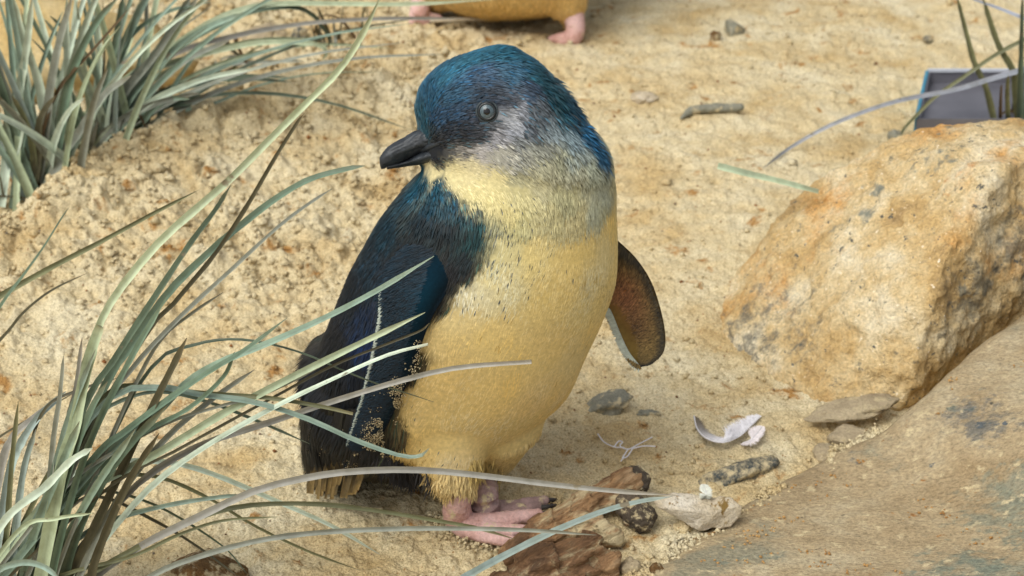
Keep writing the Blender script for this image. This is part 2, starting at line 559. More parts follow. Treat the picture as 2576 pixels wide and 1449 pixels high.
# sand crumbs lying on the sheet
def grains(name, C, R, material, parent=None, cols=None):
    """little uneven lumps (8 faces) at C with radii R in one mesh"""
    n = len(C)
    base = np.array([[1, 0, 0], [-1, 0, 0], [0, 1, 0], [0, -1, 0], [0, 0, 1], [0, 0, -1]], float)
    tri = np.array([[0, 2, 4], [2, 1, 4], [1, 3, 4], [3, 0, 4], [2, 0, 5], [1, 2, 5], [3, 1, 5], [0, 3, 5]])
    th = RNG.uniform(0, 6.28, n); J = base[None] * RNG.uniform(0.6, 1.2, (n, 6, 1)) + RNG.uniform(-.2, .2, (n, 6, 3))
    c, s = np.cos(th)[:, None], np.sin(th)[:, None]
    J = np.stack([J[..., 0] * c - J[..., 1] * s, J[..., 0] * s + J[..., 1] * c, J[..., 2] * 0.8], 2)
    V = C[:, None] + J * R[:, None, None]
    F = (tri[None] + 6 * np.arange(n)[:, None, None]).reshape(-1, 3)
    return link(name, mesh_np(name, V.reshape(-1, 3), F, True), material, parent, 'stuff')


cp = np.column_stack([RNG.uniform(-0.5, 0.5, 60000), RNG.uniform(-0.2, 0.95, 60000)])
keep = (np.abs(cp[:, 0]) < 0.26 * (cp[:, 1] + 1.16)) & (RNG.random(60000) < np.clip(roughness(cp), 0.06, 1) ** 1.5 * (0.35 + 0.65 * (vnoise(cp, 30, 31) > 0)))
cp = cp[keep]
cr = np.exp(RNG.normal(math.log(0.0013), 0.5, len(cp))).clip(0.0006, 0.0062) * (0.7 + 0.5 * np.clip(roughness(cp), 0, 1))
o = grains('sand_crumbs', np.column_stack([cp, ground_h(cp) + cr * 0.35]), cr, M_SAND)
tag(o, 'loose crumbs of damp tan sand strewn over the sandy ground', 'sand')


gp_ = np.column_stack([RNG.uniform(-0.5, 0.5, 1100), RNG.uniform(-0.2, 0.95, 1100)]); gp_ = gp_[np.abs(gp_[:, 0]) < 0.26 * (gp_[:, 1] + 1.16)]
GRIT = grains('grit', np.column_stack([gp_, ground_h(gp_) + .0003]), np.exp(RNG.normal(math.log(.0008), .45, len(gp_))).clip(.0004, .0026), None)
tag(GRIT, 'dark and rusty grit speckling the sandy ground', 'grit')
# ------------------------------------------------------------------ rocks
def rock(name, me, material, label, cat='rock', amp=0.003, f=30, seed=0, group=None):
    displace(me, lambda V: amp * fbm(V, f, 5, seed, 0.5))
    o = link(name, me, material)
    return tag(o, label, cat, group)


BP = [gz(1798, 800), gz(1806, 850), gz(1862, 888), gz(1960, 948), gz(2050, 992), gz(2140, 1012), gz(2262, 1034),
      gy(1822, 722, 0.275), gy(1868, 655, 0.29), gy(1930, 566, 0.30), gy(2000, 502, 0.30), gy(2100, 432, 0.30), gy(2200, 372, 0.30), gy(2300, 327, 0.30),
      gy(2420, 308, 0.30), gy(2600, 285, 0.30), gy(2820, 300, 0.32),
      gy(2480, 440, 0.205), gy(2395, 620, 0.165), gy(2340, 800, 0.146), gy(2300, 950, 0.134), gy(2570, 400, 0.225), gy(2760, 380, 0.27),
      gy(2440, 842, 0.168), gy(2590, 700, 0.215), gy(2760, 600, 0.27)]
BP += [p * np.array([1, 1, 0]) + np.array([0, 0, -0.03]) for p in BP[:6]] + [gz(2262, 1034) + np.array([0.03, 0.05, -0.03]), np.array([0.62, 0.52, -0.03]), np.array([0.22, 0.44, -0.03]), np.array([0.3, 0.42, 0.0]), np.array([0.55, 0.42, 0.02])]
bme = fuse('boulder', [hull(BP)], 0.0020, 40)
displace(bme, lambda V: 0.0055 * vnoise(V, 14, 40) + 0.0030 * vnoise(V * np.array([1, 1.5, 1]), 34, 41) + 0.0010 * chips(V * np.array([1, 0.7, 1]), 45, 45) + 0.0007 * chips(V, 110, 44) + 0.0016 * vnoise(V, 130, 42) + 0.0011 * vnoise(V, 260, 43))
tag(link('boulder', bme, M_BOULDER), 'big rounded ochre granite boulder half sunk in the sand', 'boulder')

# low smooth slab: a solid with an uneven worn top
edge_px = [(2900, 480, .060), (2720, 620, .060), (2576, 750, .058), (2420, 885, .048), (2272, 1012, .034), (2192, 1088, .020), (2080, 1140, .012), (2000, 1180, .009), (1900, 1240, .006), (1770, 1335, .004), (1650, 1405, .003), (1560, 1460, .003), (1420, 1560, .003)]
E = crom(np.array([gz(px, py, z) for px, py, z in edge_px]), 300)
E[:, :2] += (np.stack([vnoise(E[:, :2], 22, 51), vnoise(E[:, :2], 22, 52)], 1) * 0.005)
tt = np.concatenate([np.linspace(0, 0.03, 14) ** 1.0, np.linspace(0.034, 0.42, 150), [0.6, 0.9]])
outw = np.array([0.62, -0.78])
S = np.zeros((len(E), len(tt), 3))
for j, t in enumerate(tt):
    S[:, j, :2] = E[:, :2] + outw * t
    S[:, j, 2] = E[:, 2] + 0.012 * (1 - math.exp(-t / 0.2)) - (0.12 * E[:, 2] + 0.002) * (1 - min(1, t / 0.014)) ** 2
q = S.reshape(-1, 3)
q[:, 2] += 0.0035 * vnoise(q[:, :2], 9, 53) + 0.0012 * vnoise(q[:, :2] * np.array([1, 1.8]), 40, 54) + 0.0004 * vnoise(q[:, :2], 160, 55)
S = q.reshape(S.shape)
ns, nt = S.shape[:2]
low = S.copy(); low[..., 2] = -0.04
V = np.vstack([S.reshape(-1, 3), low.reshape(-1, 3)])
ii = np.arange(ns * nt).reshape(ns, nt); jj = ii + ns * nt


def quads(a):
    return np.stack([a[:-1, :-1].ravel(), a[:-1, 1:].ravel(), a[1:, 1:].ravel(), a[1:, :-1].ravel()], 1)


F = [quads(ii), quads(jj)[:, ::-1]]
for a, b in ((ii[:, 0], jj[:, 0]), (jj[:, -1], ii[:, -1]), (jj[0], ii[0]), (ii[-1], jj[-1])):
    F.append(np.stack([a[:-1], a[1:], b[1:], b[:-1]], 1))
tag(link('rock_slab', mesh_np('rock_slab', V, np.vstack(F)), M_SLAB), 'low smooth tan sandstone slab dusted with sand beside the boulder', 'rock')


k_ = RNG.integers(0, q.shape[0], 420); qq = q[k_]; qq = qq[(qq[:, 0] < 0.4) & (qq[:, 1] > -0.25)]
qq = qq[vnoise(qq[:, :2], 26, 57) > 0.05]
C2 = np.repeat(qq, 5, 0) + RNG.normal(0, 1, (len(qq) * 5, 3)) * np.array([.0030, .0014, .0003]) + np.array([0, 0, .0004])
o = grains('sand_crumbs', C2, RNG.uniform(.0004, .0013, len(C2)), None)
tag(o, 'ochre sand crumbs scattered over the sandstone slab', 'sand')
SLAB_CRUMBS = o
k_ = RNG.integers(60, len(E), 5200); ed = E[k_] + np.column_stack([np.outer(RNG.normal(0.001, .0045, len(k_)), outw), np.zeros(len(k_))])
ed[:, 2] = np.maximum(E[k_, 2] * 0.9 - np.abs(RNG.normal(0, .002, len(k_))), 0.0)
ed = ed[(vnoise(ed[:, :2], 40, 58) > -0.25) & (E[k_, 2] < 0.03)]
o = grains('sand_crumbs', ed, np.exp(RNG.normal(math.log(.0011), .45, len(ed))).clip(.0005, .0032), M_SAND)
tag(o, 'sand crumbs banked along the edge of the sandstone slab', 'sand')


def lump(name, px, py, wx, wz, material, label, cat='stone', rot=0.0, sink=0.35, dy=None, seed=0, tilt=0.0, group=None, vox=None, facet=0.0):
    """irregular stone resting in the sand; px,py = middle of its outline, wx,wz = half extents in photo pixels"""
    sc = 1.0
    c = gz(px, py + wz * 0.6); d = np.linalg.norm(c - CAM) * TV / 724.5
    rx, rz = wx * d, wz * d * 1.05
    ry = dy * d if dy else min(rx, rz * 1.6)
    bm = bmesh.new(); bmesh.ops.create_icosphere(bm, subdivisions=4, radius=1)
    U = np.array([v.co[:] for v in bm.verts]); bm.verts.index_update()
    F = np.array([[v.index for v in f.verts] for f in bm.faces]); bm.free()
    n = 0.28 * vnoise(U + seed * 3.1, 1.3, seed) + 0.12 * vnoise(U + seed, 3.0, seed + 1) + 0.06 * vnoise(U, 8, seed + 2) + 0.03 * vnoise(U, 18, seed + 4)
    U = U * (1 + n)[:, None]
    if facet:
        for k in range(7):
            g = np.random.default_rng(seed * 10 + k).normal(size=3); g /= np.linalg.norm(g)
            over = np.maximum(U @ g - facet, 0); U = U - over[:, None] * g
    U = U * np.array([rx, ry, rz])
    a, t = rot, tilt
    U = np.stack([U[:, 0] * math.cos(t) - U[:, 2] * math.sin(t), U[:, 1], U[:, 0] * math.sin(t) + U[:, 2] * math.cos(t)], 1)
    U = np.stack([U[:, 0] * math.cos(a) - U[:, 1] * math.sin(a), U[:, 0] * math.sin(a) + U[:, 1] * math.cos(a), U[:, 2]], 1)
    zlow = U[:, 2].min()
    o = link(name, mesh_np(name, U, F), material)
    o.location = (c[0], c[1], hz(c[0], c[1]) - zlow * (1 - 2 * sink))
    return tag(o, label, cat, group)


# white stone with an overhanging side
WP = [gz(1640, 1268, .016), gz(1690, 1252, .017), gz(1760, 1254, .019), gz(1838, 1266, .017), gz(1866, 1284, .014), gz(1862, 1306, .009), gz(1838, 1334, .003), gz(1768, 1350, .000), gz(1735, 1334, .002),
      gz(1690, 1306, .008), gz(1650, 1286, .013), gz(1720, 1296, .0155), gz(1800, 1300, .0135), gz(1800, 1316, -0.006), gz(1770, 1330, -0.006)]
wme = fuse('white_stone', [hull(WP)], 0.0007, 2)
rock('white_stone', wme, M_WHITE, 'angular whitish stone with ochre stains beside the driftwood', 'stone', 0.0009, 110, 61).location.z = 0.003

lump('grey_stone', 1527, 1018, 62, 24, M_GREY, 'smooth flat grey stone half buried in open sand behind the penguin', seed=3, sink=0.37, tilt=0.34, dy=36)
lump('grey_pebble', 1632, 1040, 28, 9, M_GREY, 'small grey pebble almost covered by sand beside the flat grey stone', 'pebble', seed=5, sink=0.32)
lump('slate_stone', 1860, 1180, 100, 27, M_DARK, 'long dark slate stone speckled with sand behind the white stone', seed=9, sink=0.36, rot=0.42, tilt=0.10, dy=34)
lump('flat_stone', 2140, 1052, 108, 16, M_PALEROCK, 'flat brownish stone bridging a dark hollow below the boulder', seed=12, sink=0.02, rot=0.15, tilt=0.10, dy=46).location.z += 0.005
lump('rubble_stone', 2145, 1100, 62, 30, M_PALEROCK, 'pale chalky stone wedged between the flat stone and the slab', seed=14, sink=0.25, facet=0.75)
lump('rubble_stone', 2078, 1136, 32, 20, M_PALEROCK, 'smaller brownish chalky stone next to the slab edge', seed=17, sink=0.25, facet=0.75)
lump('pebble', 1617, 254, 30, 13, M_WHITE, 'small pale pebble lying near a grey twig in open sand', 'pebble', seed=19, sink=0.2)
lump('shard_stone', 1846, 72, 26, 30, M_GREY, 'grey upright stone shard beside a rusty clod', seed=21, sink=0.2, facet=0.6, tilt=0.5)
lump('clod', 1797, 100, 13, 16, M_BROWN, 'rusty brown clod beside the grey stone shard', 'clod', seed=22, sink=0.2)
lump('pebble', 2333, 96, 13, 9, M_DARK, 'dark pebble alone on the sand beyond the metal tray', 'pebble', seed=23, sink=0.2)
lump('pebble', 757, 94, 22, 15, M_DARK, 'bluish dark pebble behind the mound under arching grass blades', 'pebble', seed=24, sink=0.2)
lump('pale_rock', 668, 98, 48, 30, M_PALEROCK, 'pale flat rock behind the mound under arching grass blades', seed=26, sink=0.3, dy=60)
lump('brown_stone', 520, 1432, 88, 44, M_BROWN, 'brown crumbly stone under the drooping grass blades', seed=28, sink=0.3, facet=0.8)
lump('clod', 1720, 1322, 22, 14, M_SAND, 'small sandy clod under the overhang of the white stone', 'clod', seed=30, sink=0.2)
lump('clod', 1648, 1432, 20, 18, M_BROWN, 'small brown clod on the slab edge beside the wood chunk', 'clod', seed=31, sink=0.25)
lump('clod', 1585, 1422, 26, 22, M_PALEROCK, 'pale clod touching the wood chunk', 'clod', seed=33, sink=0.25)
lump('pebble', 2250, 345, 20, 22, M_GREY, 'pale grey pebble behind the boulder by the metal tray', 'pebble', seed=35, sink=0.3)
lump('wood_crumb', 1928, 1287, 30, 8, M_DWOOD, 'dark sliver of bark lying past the white stone', 'bark', seed=36, sink=0.2, rot=0.3, dy=10)
# tan rock far behind the clumps
lump('tan_rock', 90, 120, 380, 120, M_BARE, 'smooth tan and ochre rock behind the grass clumps', 'rock', seed=44, sink=0.35, dy=200)


# twig in the open sand
def stick(name, pts, rad, material, label, cat, rough_=0.0006, vox=0.0009, seed=0):
    me = fuse(name, [chain(pts, rad)], vox, 2)
    displace(me, lambda V: rough_ * fbm(V, 160, 3, seed))
    return tag(link(name, me, material), label, cat)


def gup(px, py, up):
    """on the sand, lifted by up: pixel is the point itself"""
    p = gz(px, py, up); return gz(px, py, up + hz(p[0], p[1]))


stick('twig', [gup(1714, 297, .002), gup(1745, 277, .005), gup(1800, 272, .005), gup(1862, 270, .006)], [.0015, .0036, .0038, .0034], M_GREY, 'short grey twig lying on open sand', 'twig', seed=2)
stick('straw', [gup(1085, 52, .012), gup(1160, 49, .012), gup(1244, 47, .012)], [.0018, .0020, .0018], M_WHITE, 'pale broken straw lying before the other penguin', 'straw', 0.0001, seed=4)

# driftwood
wood = fuse('driftwood_branch', [
    chain([gz(1588, 1206, .017), gz(1520, 1238, .015), gz(1450, 1290, .012), gz(1370, 1345, .010), gz(1290, 1392, .006)], [.0076, .0080, .0092, .0094, .0070], 30),
    chain([gz(1500, 1262, .011), gz(1560, 1262, .011), gz(1608, 1302, .008)], [.0075, .0088, .0076], 16),
    chain([gz(1440, 1325, .011), gz(1500, 1330, .009), gz(1540, 1350, .006)], [.0090, .0080, .0052], 16)], 0.0009, 3)
bd_ = gz(1590, 1206, .016) - gz(1290, 1392, .006); bd_ /= np.linalg.norm(bd_)


def grain(V, f, s_, k=0.85):
    return vnoise(V - np.outer(V @ bd_, bd_) * k, f, s_)


displace(wood, lambda V: 0.0030 * (np.abs(grain(V, 110, 71)) - 0.4) + 0.0026 * (np.abs(grain(V, 260, 72, 0.93)) - 0.4) + 0.0010 * vnoise(V, 70, 74) + 0.0016 * chips(V, 90, 77))
wb = tag(link('driftwood_branch', wood, M_WOOD), 'gnarled reddish brown driftwood branch with stubby broken ends at the penguin\'s toes', 'driftwood')
knob = fuse('broken_end', [chain([gz(1592, 1206, .016), gz(1606, 1212, .015)], [.0082, .0070], 8)], 0.0008, 2)
displace(knob, lambda V: 0.0009 * fbm(V, 220, 3, 75))
link('broken_end', knob, M_DWOOD, wb)['label'] = 'dark rough broken end'
stub = fuse('side_stub', [chain([gz(1578, 1268, .010), gz(1616, 1304, .008)], [.0090, .0082], 8)], 0.0008, 2)
displace(stub, lambda V: 0.0010 * fbm(V, 200, 3, 76))
link('side_stub', stub, M_DWOOD, wb)['label'] = 'dark blackened side stub'
chunk = fuse('wood_chunk', [
    chain([gz(1270, 1475, .006), gz(1370, 1430, .010), gz(1470, 1400, .010), gz(1520, 1408, .008)], [.0080, .0115, .0118, .0080], 24),
    chain([gz(1440, 1460, .004), gz(1520, 1425, .005)], [.0090, .0075], 12)], 0.0009, 3)
displace(chunk, lambda V: 0.0040 * (np.abs(grain(V, 95, 81)) - 0.4) + 0.0026 * (np.abs(grain(V, 240, 82, 0.92)) - 0.4) + 0.0024 * chips(V, 80, 87) + 0.0008 * vnoise(V, 70, 84))
tag(link('wood_chunk', chunk, M_WOOD), 'split brown wood chunk with black hollows lying before the driftwood branch', 'driftwood')

GRIT.data.materials.append(rock_material('grit', [(0.36, tuple(lin((56, 48, 40)))), (0.5, tuple(lin((142, 92, 48)))), (0.62, tuple(lin((120, 112, 98))))], [], 2.0, 0.9, 0.3))
SLAB_CRUMBS.data.materials.append(rock_material('ochre_sand', [(0.3, tuple(lin((150, 106, 56)))), (0.7, tuple(lin((196, 160, 106))))], [], 1.0, 0.95, 0.3))
# ------------------------------------------------------------------ metal tray behind the boulder
tA, tB = gz(2303, 336), gz(2330, 216)
lx = np.array([1, 0, 0]); ly = (tB - tA); Ld = np.linalg.norm(ly[:2]); ly = ly / np.linalg.norm(ly)
tray = empty('metal_tray', tA, 'low open grey metal tray with a blue edge behind the boulder', 'tray')


def obox(a, ux, uy, uz):
    V = np.array([a + i * ux + j * uy + k * uz for k in (0, 1) for j in (0, 1) for i in (0, 1)])
    return V, [(0, 2, 3, 1), (4, 5, 7, 6), (0, 1, 5, 4), (2, 6, 7, 3), (0, 4, 6, 2), (1, 3, 7, 5)]


zz = np.array([0, 0, 1.0])
W, HT = 0.30, 0.013


def trayp(name, a, ux, uy, uz, m):
    v, f = obox(a, ux, uy, uz)
    return link(name, mesh_np(name, v, f, False), m, tray)


trayp('floor', tA + zz * .001, lx * W, ly * Ld, zz * .002, M_METAL)
trayp('wall', tA + ly * (Ld - .0015), lx * W, ly * .0015, zz * HT, M_METAL)
trayp('wall', tA + lx * .0012, lx * .0014, ly * (Ld - .0016), zz * HT, M_METAL)
trayp('wall', tA - ly * .0015, lx * W, ly * .0014, zz * HT, M_METAL)
trayp('wall', tA + lx * (W - .0014), lx * .0013, ly * (Ld - .0016), zz * HT, M_METAL)
trayp('rim', tA + ly * (Ld - .003) + zz * HT, lx * W, ly * .004, zz * .002, M_RIM)
trayp('blue_edge', tA - lx * .0016, lx * .0026, ly * (Ld - .004), zz * (HT + .002), M_BLUE)


# ------------------------------------------------------------------ grass
def blade_mesh(P, w, col, fold=0.22, twist=0.0, seed=0, tipw=0.35, n=26, face=None, blunt=False):
    """closed channel-shaped leaf along P (m,3); w = width in m"""
    r = np.random.default_rng(seed)
    C = crom(P, n)
    T = np.gradient(C, axis=0); T /= np.linalg.norm(T, axis=1)[:, None]
    N0 = np.array([0.0, -0.75, 0.65]) if face is None else face
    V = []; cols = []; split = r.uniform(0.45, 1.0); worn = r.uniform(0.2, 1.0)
    for i in range(n):
        u = i / (n - 1)
        t = T[i]; s = np.cross(t, N0); s /= np.linalg.norm(s) + 1e-9; N = np.cross(s, t)
        a = twist * (0.3 + u); s, N = s * math.cos(a) + N * math.sin(a), N * math.cos(a) - s * math.sin(a)
        ww = w * (1 - (1 - tipw) * u ** 1.6) * (1 + 0.05 * r.normal())
        if not blunt and u > 0.93:
            ww *= max(0.12, (1 - u) / 0.07)
        h = ww / 2; d_ = ww * fold; th_ = max(0.0002, ww * 0.08)
        V += [C[i] + s * h, C[i] + s * h * 0.5 - N * d_ * 0.75, C[i] - N * d_, C[i] - s * h * 0.5 - N * d_ * 0.75, C[i] - s * h, C[i] - N * (d_ + th_)]
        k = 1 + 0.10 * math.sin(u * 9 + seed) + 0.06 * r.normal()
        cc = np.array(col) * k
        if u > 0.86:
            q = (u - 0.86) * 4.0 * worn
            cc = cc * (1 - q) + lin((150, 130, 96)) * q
        shade_cc = cc * split + lin((96, 92, 66)) * (1 - split) * 0.6  # browner half: the shaded side of the fold painted into the leaf colour
        cols += [cc * 1.12, cc * 0.97, cc * 0.70, shade_cc * 0.95, shade_cc * 1.06, cc * 0.8]
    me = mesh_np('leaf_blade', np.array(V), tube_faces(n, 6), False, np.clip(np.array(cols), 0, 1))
    return me


GC = {'pale': (178, 192, 160), 'mint': (200, 214, 194), 'green': (110, 132, 112), 'teal': (138, 158, 144), 'dgreen': (90, 106, 88), 'olive': (114, 116, 84), 'grey': (142, 146, 134),
      'mauve': (150, 148, 140), 'dark': (84, 80, 60), 'brown': (92, 72, 48), 'cream': (184, 196, 164), 'silver': (170, 176, 190), 'blue': (154, 170, 164), 'sage': (142, 164, 146)}


def px_blade(tuft, pts, wpx, colour, base=None, off0=None, off1=-0.10, ydep=0.0, clear=0.004, seed=0, fold=0.2, twist=None, blunt=False, tipw=0.4):
    """leaf traced through photo pixels; depth runs from its root on the sand to off1 metres in front of the plane Y=ydep, never below the sand"""
    pts = list(pts)
    r = np.random.default_rng(seed + 100)
    if base is not None:
        pts = [base] + pts
    D = np.array(pts, float)
    seg = np.concatenate([[0], np.cumsum(np.hypot(*np.diff(D, axis=0).T))]); seg /= seg[-1]
    b0 = t_z(D[0][0], D[0][1]) - t_y(D[0][0], D[0][1], ydep)
    P = []
    for (x, y), u in zip(D, seg):
        off = (b0 if off0 is None else off0) * (1 - u) + off1 * u
        t = t_y(x, y, ydep) + off
        tg = t_z(x, y, 0.0)
        if u > 0 or off0 is not None:
            p = gz(x, y); tg = t_z(x, y, hz(p[0], p[1]) + clear)
        P.append(CAM + ray(x, y) * min(t, tg))
    P = np.array(P)
    if off0 is None:
        P[0][2] -= 0.004
    w = 1.2 * wpx * np.linalg.norm(P[len(P) // 2] - CAM) * TV / 724.5
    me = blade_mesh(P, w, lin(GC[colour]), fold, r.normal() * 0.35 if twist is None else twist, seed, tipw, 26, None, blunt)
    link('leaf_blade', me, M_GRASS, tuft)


FT = empty('grass_tuft', gz(130, 1545), 'large arching grey green grass tuft reaching across in front of the penguin', 'grass tuft')
fg = [
    ([(190, 1010), (245, 830), (300, 730), (400, 610), (500, 520), (580, 450), (660, 370), (760, 270), (850, 180), (910, 90), (958, -10)], 19, 'cream', -0.16),
    ([(330, 900), (440, 760), (540, 640), (620, 520), (690, 400), (740, 320), (766, 284)], 11, 'dark', -0.12),
    ([(250, 1000), (330, 870), (420, 740), (520, 640), (620, 555), (700, 495), (780, 450), (870, 425), (918, 417)], 20, 'green', -0.12),
    ([(230, 1080), (330, 930), (450, 800), (580, 680), (700, 570), (780, 510), (835, 475)], 13, 'grey', -0.12),
    ([(200, 1050), (290, 900), (400, 730), (480, 610), (540, 530), (581, 465)], 17, 'dgreen', -0.13),
    ([(150, 1200), (185, 1080), (210, 960), (235, 870), (252, 822)], 32, 'pale', -0.13, True),
    ([(130, 1150), (150, 1000), (160, 895)], 15, 'grey', -0.12),
    ([(165, 1100), (190, 980), (207, 848)], 14, 'mauve', -0.12),
    ([(300, 1060), (400, 905), (480, 870), (550, 855), (620, 855), (700, 870), (780, 895), (860, 930), (950, 965), (1030, 990), (1092, 1011)], 11, 'dgreen', -0.115),
    ([(220, 1170), (311, 1088), (422, 1005), (528, 933), (611, 883), (722, 800)], 17, 'green', -0.13),
    ([(250, 1160), (389, 1044), (472, 960), (555, 911), (667, 866), (805, 805), (944, 733), (1092, 644)], 18, 'sage', -0.12),
    ([(83, 1300), (222, 1227), (389, 1144), (555, 1044), (722, 955), (889, 872), (1069, 786)], 20, 'pale', -0.125),
    ([(250, 1244), (444, 1133), (667, 1011), (833, 922), (972, 866), (1055, 833), (1080, 813)], 7, 'dark', -0.115),
    ([(194, 1449), (278, 1338), (389, 1216), (528, 1116), (694, 1022), (833, 955), (972, 894), (1076, 866)], 17, 'mint', -0.13, True),
    ([(167, 1433), (250, 1322), (361, 1205), (500, 1122), (667, 1066), (833, 1011), (1000, 960), (1150, 925), (1337, 910)], 16, 'mauve', -0.13, True),
    ([(150, 1180), (277, 1000), (405, 975), (500, 992), (639, 1011), (778, 1055), (889, 1105), (1000, 1144), (1055, 1147), (1080, 1127)], 15, 'teal', -0.125),
    ([(140, 1160), (278, 985), (389, 977), (500, 988), (667, 1000), (805, 1022), (888, 1041)], 12, 'olive', -0.12, True),
    ([(150, 1200), (222, 1066), (300, 1010), (400, 985), (520, 1010), (650, 1060), (780, 1117)], 10, 'dgreen', -0.08),
    ([(240, 1449), (360, 1370), (500, 1300), (640, 1235), (780, 1200), (900, 1185), (1050, 1182), (1200, 1195), (1400, 1220), (1560, 1236), (1700, 1246)], 17, 'mauve', -0.13),
    ([(220, 1449), (400, 1350), (520, 1295), (640, 1270), (800, 1268), (950, 1285), (1100, 1310), (1200, 1328), (1297, 1357)], 12, 'olive', -0.08),
    ([(380, 1449), (500, 1400), (650, 1360), (800, 1340), (1000, 1330), (1200, 1330), (1350, 1335), (1500, 1346)], 13, 'grey', -0.10),
    ([(120, 1250), (222, 1177), (333, 1160), (444, 1166), (555, 1200), (694, 1260), (833, 1322), (956, 1395)], 14, 'mint', -0.06),
    ([(139, 1244), (250, 1205), (333, 1194), (417, 1205), (528, 1255), (639, 1322), (778, 1388), (905, 1435)], 10, 'olive', -0.07),
    ([(183, 1366), (278, 1310), (417, 1272), (555, 1250), (612, 1247)], 12, 'teal', -0.10),
    ([(150, 1300), (250, 1250), (389, 1310), (500, 1377), (611, 1460)], 8, 'dark', -0.05),
    ([(150, 1290), (240, 1235), (389, 1270), (555, 1370), (622, 1445)], 9, 'dgreen', -0.05),
    ([(0, 1325), (111, 1227), (178, 1160), (233, 1127)], 20, 'mint', -0.13),
    ([(44, 1338), (139, 1305), (233, 1291)], 11, 'pale', -0.14),
    ([(0, 1190), (28, 1105), (72, 1060), (150, 1000)], 18, 'mauve', -0.08),
    ([(20, 1210), (50, 1120), (100, 1045), (166, 985)], 20, 'blue', -0.08),
    ([(60, 1200), (110, 1033), (211, 977), (300, 950)], 8, 'dark', -0.08),
    ([(130, 1449), (180, 1250), (240, 1080), (330, 900), (420, 745)], 18, 'green', -0.13),
    ([(180, 1449), (260, 1280), (330, 1130), (420, 950), (470, 850)], 22, 'dark', -0.12),
    ([(140, 1449), (230, 1220), (320, 1010), (400, 860), (480, 790), (562, 735)], 10, 'grey', -0.11),
    ([(100, 1449), (150, 1250), (220, 1050), (270, 960)], 26, 'green', -0.13),
    ([(90, 1449), (120, 1260), (170, 1060), (240, 880)], 20, 'teal', -0.13),
    ([(200, 1449), (300, 1250), (420, 1100), (540, 1000), (640, 930)], 16, 'grey', -0.11),
    ([(60, 1449), (90, 1330), (150, 1180), (200, 1060)], 22, 'sage', -0.13),
    ([(230, 1449), (270, 1330), (330, 1200), (400, 1090)], 20, 'dark', -0.12),
    ([(160, 1449), (210, 1300), (300, 1150), (420, 1020)], 24, 'dgreen', -0.12),
    ([(120, 1449), (180, 1330), (250, 1210), (340, 1080)], 20, 'sage', -0.13),
    ([(30, 1449), (40, 1330), (60, 1180), (90, 1080)], 18, 'blue', -0.10),
    ([(10, 1449), (20, 1300), (30, 1160), (46, 1010)], 14, 'olive', -0.10),
    ([(150, 1449), (330, 1400), (450, 1345), (560, 1310), (700, 1300)], 9, 'olive', -0.10),
    ([(-20, 1470), (0, 1432), (60, 1415), (110, 1426), (152, 1458)], 16, 'teal', -0.17),
    ([(150, 1240), (300, 1130), (430, 1060), (560, 1020), (680, 985), (830, 910)], 9, 'grey', -0.115),
    ([(170, 1280), (330, 1110), (470, 1030), (560, 950), (590, 885)], 12, 'green', -0.12),
]
for i, b in enumerate(fg):
    (ax0, ay0), (ax1, ay1) = b[0][0], b[0][1]; by = 1510 + (i * 23) % 40; bx = float(np.clip(ax0 + (ax0 - ax1) * (by - ay0) / max(ay0 - ay1, 25) * 0.75, -120, 230)) + (i * 37) % 30
    px_blade(FT, b[0], b[1], b[2], base=(bx, by), off1=b[3], seed=i, blunt=len(b) > 4, tipw=0.55)

# second tuft whose root is beside the frame
FT2 = empty('grass_tuft', gz(-420, 1180), 'sparse dark grass tuft with a few straight blades over the sand mound', 'grass tuft')
for i, b in enumerate([([(-200, 870), (0, 745), (130, 672), (250, 610), (380, 540), (500, 478)], 14, 'olive', 0.02),
                       ([(-120, 960), (0, 770), (60, 690), (110, 620), (150, 555), (172, 522)], 12, 'green', 0.02),
                       ([(-160, 1010), (0, 855), (60, 785), (130, 730), (217, 688)], 9, 'dark', 0.02),
                       ([(-300, 950), (-250, 800), (-200, 650)], 12, 'grey', 0.02),
                       ([(-200, 1030), (-80, 1160), (0, 1098), (110, 1033), (200, 980)], 9, 'dark', -0.03)]):
    px_blade(FT2, b[0], b[1], b[2], base=(-420 + 25 * i, 1180), off1=b[3], seed=60 + i, tipw=0.4)


